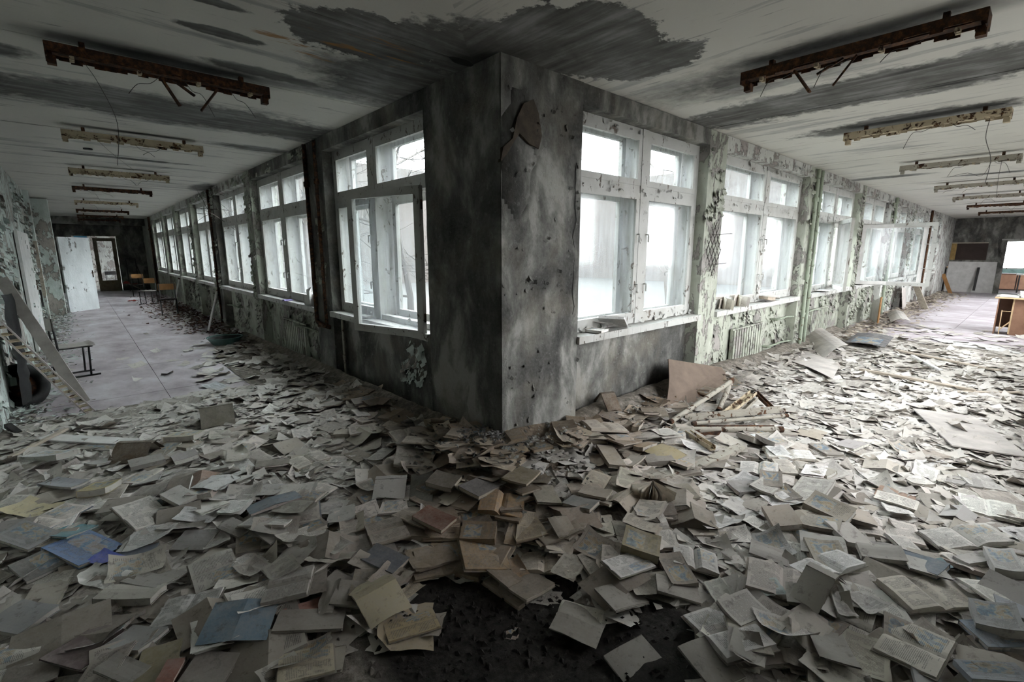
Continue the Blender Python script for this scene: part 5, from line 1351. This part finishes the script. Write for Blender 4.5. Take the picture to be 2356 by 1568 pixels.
m.grid(lambda u, v: (.9*u, -.25*math.cos(u*1.5)+.1, 1.05*v-.1*u*v), 10, 4); m.grid(lambda u, v: (.9*(1-u), -.25*math.cos((1-u)*1.5)+.12, 1.05*v-.1*(1-u)*v), 10, 4); part('panel', m, M['white'], r, True)
m = MB(); m.tube([(.9*u, -.25*math.cos(u*1.5)+.1, 1.05-.1*u) for u in [i/8 for i in range(9)]], .025, 6); part('rim', m, M['edge'], r)
bar('wooden_plank', 'brown plank leaning behind the curved white panel', 'plank', at(2187, 676, 0), aty(2170, 630, -.02), .12, .03, 'orange', up=(1, 0, 0))
bar('hardboard_panel', 'beige panel leaning below the fifth right window', 'board', at(2080, 712, 0), aty(2079, 662, -.03), .7, .012, 'boardl', up=(0, 1, .2))
# end wall of the right corridor
Xe = 24.985
r = thing('dark_noticeboard', 'dark brown board with an ochre left part on the right end wall', 'board', (Xe, -.9, 1.3))
P0 = atx(2180, 560, Xe); P1 = atx(2268, 598, Xe)
m = MB(); m.box((-.03, P1.y+.9, P1.z-1.3), (0, P0.y+.9-.32, P0.z-1.3)); part('dark_panel', m, M['chalk'], r)
m = MB(); m.box((-.03, P0.y+.9-.31, P1.z-1.3), (0, P0.y+.9, P0.z-1.3)); part('ochre_panel', m, M['ochre'], r)
m = MB(); m.box((-.04, P1.y+.9, P0.z-1.3), (0, P0.y+.9, P0.z-1.26)); part('top_rail', m, M['woodl'], r)
bar('wooden_stick', 'dark stick leaning on the white panel of the right end wall', 'stick', atx(2240, 668, Xe-.3), atx(2252, 615, Xe-.04), .08, .04, 'dark', up=(1, 0, 0))
# door opening trim and far window
m = MB(); rect_frame(m, lambda u, d, z: (X+d, u, z), -3.05, -1.45, .0, 2.15, -.03, .06, .1, .02); o = part('trim_2', m, M['wood']); tag(o, 'pale frame of the doorway in the right end wall', 'door frame', kind='structure')
r = thing('window_15', 'bright window of the room beyond the right corridor doorway', 'window'); r['kind'] = 'structure'
m = MB(); rect_frame(m, lambda u, d, z: (X+5+d, u, z), -3.2, -1.0, .85, 2.2, 0, .1, .07); m.box((X+5, -2.35, .85), (X+5.1, -2.1, 2.2)); part('frame', m, M['wood'], r)
m = MB(); m.box((X+5.04, -3.15, .9), (X+5.05, -1.05, 2.15)); part('pane', m, M['glass'], r)

# ------------------------------------------------------------------ desk on the right
p = at(2282, 765, 0); q = at(2314, 770, 0)
r = thing('teacher_desk', 'brown veneer desk with broken front at the right edge', 'desk', (11.6, -2.15, 0))
m = MB(); m.box((0, -.02, 0), (.55, .0, .72)); part('side_panel', m, M['desk'], r)
m = MB(); m.box((.0, -1.25, 0), (.02, -.215, .74)); part('front_panel', m, M['desk'], r)
m = MB(); m.box((0, -.235, 0), (.6, -.215, .74)); part('divider_panel', m, M['desk'], r)
m = MB(); m.box((.5, -1.2, .1), (.52, 0, .7)); part('back_panel', m, M['desk'], r)
m = MB(); m.box((-.12, -1.3, .74), (.62, .05, .765)); part('desktop', m, M['boardl'], r)
m = MB(); m.box((-.125, -1.3, .738), (-.118, .05, .768)); m.box((-.004, -.237, .02), (.0, -.213, .74)); part('edge_strip', m, M['edge'], r)
m = MB(); m.obox((-.01, -.09, 0), (-.01, -.08, .50), .014, .02); m.obox((-.01, -.08, .09), (-.01, -.22, .27), .014, .02); m.obox((-.01, -.08, .48), (-.01, -.22, .48), .01, .01); part('broken_lath', m, M['edge'], r)
for i, (dx, dy, ww, ll, cc, lb) in enumerate([(.05, -.15, .2, .27, (.62, .61, .58), 'white flat book on the desk, nearest its left end'), (.12, -.42, .22, .3, (.60, .59, .56), 'pale book lying in the middle of the desk top'), (.3, -.7, .2, .28, (.55, .42, .27), 'tan book on the desk at the right edge')]):
    put('closed_book', 11.6+dx, -2.15+dy, .3*i, ww, ll, cc, cc, lb, random.Random(i), var=[4, 9, 5][i], z=.768, nl=Vector((0, 0, 1)))
put('closed_book', 11.72, -2.56, .1, .18, .25, (.60, .59, .56), (.60, .59, .56), 'pale book stacked on top of another on the desk', random.Random(9), var=9, z=.822, nl=Vector((0, 0, 1)))
# table and chair beyond the far doorway
r = thing('school_table', 'pale table in the room beyond the right doorway', 'table', (26.3, -2.6, 0))
m = MB(); m.box((-.3, -.8, .72), (.4, .6, .75)); part('tabletop', m, M['white'], r)
for sx in (-.25, .35):
    for sy in (-.7, .5): m = MB(); m.tube([(sx, sy, 0), (sx, sy, .72)], .02, 6); part('leg', m, M['dark'], r)
m = MB(); m.tube([(26.2, -2.9+.5*i/8, .76+.18*math.sin(3.14*i/8)) for i in range(9)], .03, 6); tag(part('grey_hoop', m, M['dark']), 'dark curved hoop lying on the table beyond the doorway', 'hoop')
r = thing('brown_cabinet', 'low brown cabinet in the room beyond the right doorway', 'cabinet', (27.8, -1.9, 0))
m = MB(); m.box((0, -.7, 0), (.5, .5, .72)); part('body', m, M['chalk'], r); m = MB(); m.box((-.02, -.68, .05), (0, -.12, .68)); part('door', m, M['desk'], r); m = MB(); m.box((-.02, -.08, .05), (0, .48, .68)); part('door', m, M['desk'], r)

# ------------------------------------------------------------------ left corridor things
def leaf_door(nm, label, hinge, ang, wd, h, mat, th=.04):
    r = thing(nm, label, 'door', (*hinge, .01), (0, 0, ang)); r['kind'] = 'structure'
    m = MB(); m.box((0, -th/2, 0), (wd, th/2, h)); part('door_leaf', m, mat, r)
    m = MB(); m.box((wd-.07, -th/2-.012, .92), (wd-.04, -th/2, 1.12)); m.tube([(wd-.055, -th/2-.01, 1.05), (wd-.055, -th/2-.05, 1.05), (wd-.16, -th/2-.05, 1.05)], .009, 6); part('door_handle', m, M['rust'], r)
    return r
P = at(160, 721, 0); Q = at(228, 710, 0)
dm = m_paint('peeling_white_door', (.60, .62, .62), (.66, .67, .67), (.36, .34, .32), .40, .7)
leaf_door('door_1', 'peeling white door standing open across the left corridor', (-2.62, 15.19), math.atan2(.77, .64), 1.0, 2.05, dm)
m = MB(); P0 = atx(38, 536, -2.97); P1 = atx(120, 850, -2.97)
leaf_door('door_2', 'wide plain white door flat against the left wall', (-2.965, 8.4), math.radians(90), 2.3, 2.0, M['white'])
m = MB(); m.obox((-2.93, 11.1, .55), (-2.93, 11.1, .9), .035, .035); tag(part('metal_bracket', m, M['dark']), 'short dark upright bracket on the left wall beside the white door', 'bracket')
m = MB(); m.obox((-2.93, 12.3, .7), (-2.93, 12.3, 1.9), .06, .06); tag(part('wooden_post', m, M['woodl']), 'brown vertical strip on the flaking left wall', 'strip')
# leaning plank and perforated channel
A = at(195, 925, .03); B = atx(2, 640, -2.9)
bar('wide_plank', 'wide dusty plank leaning on the left wall', 'plank', A, B, .105, .025, 'boardl', up=tuple(ray(100, 780)+Vector((0, 0, .25))))
def lattice(label, p, q, wd):
    p = Vector(p); q = Vector(q); r = thing('lattice_strip', label, 'metal strip', p); d = q-p; L = d.length; d.normalize(); a = d.cross(ray(100, 850)+Vector((0, 0, .15))).normalized(); b = a.cross(d)
    for s in (-1, 1):
        m = MB(); m.obox(a*s*wd/2, a*s*wd/2+d*L, .012, .035, b); part('rail', m, M['boardl'], r)
    n = int(L/.085)
    for i in range(n):
        m = MB(); c = d*(i+.5)*L/n; m.obox(c-a*wd/2-d*.018, c+a*wd/2+d*.018, .012, .03, b); part('cross_rib', m, M['rustcream'], r)
lattice('long louvred lamp lattice leaning on the left wall in front of the wide plank', at(208, 948, .03), atx(-8, 745, -2.85), .07)
m = MB(); c = at(95, 935, .0)
r = thing('tyre', 'dark worn tyre leaning on the left wall behind the lattice', 'tyre', (c.x-.12, c.y+.1, .24), (math.radians(72), 0, math.radians(35)))
m = MB(); n1, n2 = 26, 8
m.grid(lambda u, v: ((.19+.06*math.cos(v*6.283))*math.cos(u*6.283), (.19+.06*math.cos(v*6.283))*math.sin(u*6.283), .06*math.sin(v*6.283)), n1, n2); part('tyre_wall', m, M['black'], r, True)
m = MB(); m.grid(lambda u, v: ((.02+.12*v)*math.cos(u*6.283), (.02+.12*v)*math.sin(u*6.283), -.01-.01*v), 16, 2); part('wheel_disc', m, M['rust'], r)
m = MB(); m.tube([(.22*math.cos(t)-.02, .22*math.sin(t), .02) for t in [i*.35 for i in range(10)]], .012, 6); part('hoop', m, M['rust'], r)
r = thing('dark_bundle', 'dark rotted bundle hanging on the left wall behind the plank', 'bundle', (-2.93, 4.5, .1)); m = MB()
m.grid(lambda u, v: (.03+.06*abs(mnoise.noise(Vector((u*4, v*6, 1))))+.05*math.sin(u*3.14), -.22+.5*u+.05*math.sin(v*7), 1.15*v), 10, 16); part('rags', m, M['black'], r, True)
# long white board and lath on the floor at left
flatboard('long_board', 'long white board lying on the litter at the left edge', 'D', (380, 785, 1010, 820, 240, 825), 'white', .014, .07)
bar('wooden_lath', 'thin pale lath lying aslant over the long white board', 'lath', pz('D', 70, 945, .10), pz('D', 480, 740, .10), .035, .02, 'woodl')
bar('wooden_lath', 'dark baton lying near the wall at the left edge', 'lath', pz('D', 55, 715, .1), pz('D', 135, 775, .06), .05, .04, 'dark')

# school chairs
def chair(label, loc, yaw, back, group='school chairs in the left corridor', s=1.0, seatm='boardl'):
    r = thing('school_chair', label, 'chair', loc, (0, 0, yaw), group); r.scale = (s, s, s)
    m = MB(); m.grid(lambda u, v: ((u-.5)*.38, (v-.5)*.38, .435-.012*math.sin(v*3.14)+(.01 if v > .9 else 0)), 6, 6); m.grid(lambda u, v: ((.5-u)*.38, (v-.5)*.38, .420-.012*math.sin(v*3.14)), 6, 6); m.box((-.185, -.185, .418), (.185, .185, .424)); part('seat', m, M[seatm], r)
    m = MB(); m.grid(lambda u, v: ((u-.5)*.40, -.20-.03*math.sin(u*3.14), .66+.16*v), 8, 2); m.grid(lambda u, v: ((.5-u)*.40, -.215-.03*math.sin(u*3.14), .66+.16*v), 8, 2); part('backrest', m, M[back], r, True)
    for sx in (-.17, .17):
        m = MB(); m.tube([(sx, -.22, 0.02), (sx, -.19, .42), (sx, -.205, .82)], .012, 8); part('rear_leg', m, M['dark'], r, True)
        m = MB(); m.tube([(sx, .10, .02), (sx, .12, .42)], .012, 8); part('front_leg', m, M['dark'], r, True)
        m = MB(); m.obox((sx, -.24, .012), (sx, .2, .012), .025, .022); part('runner', m, M['dark'], r)
        m = MB(); m.tube([(sx, -.19, .41), (sx, .16, .41)], .011, 6); part('side_rail', m, M['dark'], r)
    return r
P = at(200, 862, 0)
chair('dusty school chair seen side on beside the leaning plank', (P.x-.08, P.y+.05, 0), math.radians(-80), 'boardl')
P = at(425, 722, 0); chair('dark school chair with orange back nearer in the leaf debris', (-.62, P.y, 0), math.radians(175), 'orange', seatm='chalk')
P = at(375, 700, 0); chair('school chair with bright orange back behind the nearer one', (-.75, P.y+.4, 0), math.radians(150), 'orange')
P = at(342, 672, 0); chair('far school chair at the corner of the left end wall', (-.7, 20.3, 0), math.radians(175), 'orange', seatm='chalk')
chair('school chair just inside the left end doorway', (-1.35, 24.8, 0), math.radians(20), 'chalk', seatm='white')
# far left end clutter
bar('wooden_plank', 'fallen plank at the foot of the left end wall', 'plank', at(285, 648, .4), at(325, 665, .05), .1, .04, 'woodl')
r = thing('tube_rack', 'thin dark upright tube rack against the left end wall', 'frame', (-.55, 23.6, 0)); m = MB()
for a, b in (((-.2, 0, 0), (-.2, 0, 1.35)), ((-.2, 0, 1.35), (.12, 0, 1.35)), ((.12, 0, 1.35), (.12, 0, 0)), ((.12, 0, 1.1), (.4, -.1, 0))): m.tube([a, b], .02, 5)
part('tubes', m, M['dark'], r)
m = MB(); m.grid(lambda u, v: (-1.0+.5*u, 22.8+.3*v, .35+.1*math.sin(u*6)*v), 8, 4); tag(part('red_cloth', m, M['red'], None, True), 'red cloth on the clutter at the left end wall', 'cloth')
m = MB(); m.grid(lambda u, v: (-1.2+.28*u, 17.9+.2*v, .02+.03*math.sin(u*7)*math.sin(v*5)), 8, 4); tag(part('red_rag', m, M['red'], None, True), 'small red rag on the left corridor floor', 'rag')
r = thing('door_3', 'glazed brown door leaf standing in the left end doorway', 'door'); r['kind'] = 'structure'
m = MB(); rect_frame(m, T_R, -1.72, -.98, 0, 2.22, 23.98, 24.03, .13, .45); part('door_leaf', m, m_tone('olive_brown_paint', (.14, .12, .085)), r)
m = MB(); m.box((-1.6, 24.0, .46), (-1.1, 24.006, 2.1)); part('pane', m, M['glass'], r)
r = thing('low_bench', 'orange topped low bench beyond the left doorway', 'bench', (-2.3, 25.3, 0))
m = MB(); m.box((-.5, -.15, .66), (.5, .15, .72)); part('bench_top', m, M['orange'], r)
for sx in (-.4, .4): m = MB(); m.box((sx-.03, -.12, 0), (sx+.03, .12, .66)); part('leg', m, M['dark'], r)

# poles leaning on the left sills, basin, leaf debris
pipe('white_pole', 'white pole leaning on the sill of the third left window', [at(478, 765, .01), atx(500, 668, -.03)], .022, 'white', 'pole')
pipe('white_pole', 'white pole leaning farther away behind the orange chairs', [at(400, 706, .01), atx(412, 640, -.03)], .024, 'white', 'pole')
P = at(522, 790, 0); r = thing('enamel_basin', 'dusty teal basin with dark inside on the floor by the left parapet', 'basin', (P.x-.02, P.y, 0))
m = MB(); m.grid(lambda u, v: ((.20+.09*v)*math.cos(u*6.283), (.20+.09*v)*math.sin(u*6.283), .13*v), 24, 3); part('wall', m, M['teal'], r, True)
m = MB(); m.grid(lambda u, v: ((.28-.27*v)*math.cos(u*6.283), (.28-.27*v)*math.sin(u*6.283), .115-.06*min(1, v*2)), 24, 4); part('dark_filling', m, M['black'], r, True)
m = MB(); m.tube([(.29*math.cos(i*.2618), .29*math.sin(i*.2618), .13) for i in range(25)], .008, 6); part('rim', m, M['teal'], r, True)
R = random.Random(31); b = MB(); b2 = MB()
for k in range(4200):
    y = R.uniform(6.0, 20); x = -abs(R.gauss(0, .42))*(1 if y > 8.5 else .45)-.02
    if x < -1.5 or y > 9.2 and y < 9.0: continue
    if R.random() > math.exp(-((y-12.3)/3.6)**2)+.12: continue
    s = R.uniform(.02, .07); yaw = R.uniform(0, 6.28); c, sn = math.cos(yaw)*s, math.sin(yaw)*s; z = .01+R.random()*.10*math.exp(-abs(x)/.35)
    (b if R.random() < .7 else b2).add([(x-c, y-sn, z), (x+sn*.5, y-c*.5, z+R.uniform(0, .03)), (x+c, y+sn, z+R.uniform(0, .03)), (x-sn*.5, y+c*.5, z)], [(0, 1, 2, 3)])
tag(part('leaf_debris', b, M['leaf']), 'red brown leaf litter and paint chips along the left parapet', 'debris', kind='stuff')
tag(part('paint_chips', b2, M['boardl']), 'pale paint chips mixed into the leaf litter along the left parapet', 'debris', kind='stuff')
b = MB()
for k in range(2600):
    y = R.uniform(3.5, 20); x = -2.98+abs(R.gauss(0, .22))
    s = R.uniform(.015, .06); yaw = R.uniform(0, 6.28); c, sn = math.cos(yaw)*s, math.sin(yaw)*s; z = .006+R.random()*.04
    b.add([(x-c, y-sn, z), (x+sn*.6, y-c*.6, z+R.uniform(0, .03)), (x+c, y+sn, z+R.uniform(0, .02)), (x-sn*.6, y+c*.6, z)], [(0, 1, 2, 3)])
tag(part('paint_chips', b, M['paintl']), 'mint and white paint chips fallen along the foot of the left wall', 'debris', kind='stuff')
b = MB()
for k in range(2600):
    x = R.uniform(5, 24); y = -abs(R.gauss(0, .35))
    s = R.uniform(.02, .09); yaw = R.uniform(0, 6.28); c, sn = math.cos(yaw)*s, math.sin(yaw)*s; z = .01+R.random()*.10*math.exp(y/.3)
    b.add([(x-c, y-sn, z), (x+sn*.6, y-c*.6, z+R.uniform(0, .03)), (x+c, y+sn, z+R.uniform(0, .02)), (x-sn*.6, y+c*.6, z)], [(0, 1, 2, 3)])
tag(part('floor_debris', b, M['woodl']), 'brown debris and paint chips along the foot of the right parapet', 'debris', kind='stuff')
# sticks along the left parapet near the pillar
pipe('wooden_stick', 'long pale stick lying at the foot of the wall left of the pillar', [at(930, 985, .06), at(1078, 1045, .08)], .022, 'metal', 'stick')
pipe('wooden_stick', 'dim stick lying behind the pale one left of the pillar', [at(805, 945, .05), at(940, 1005, .06)], .018, 'metal', 'stick')
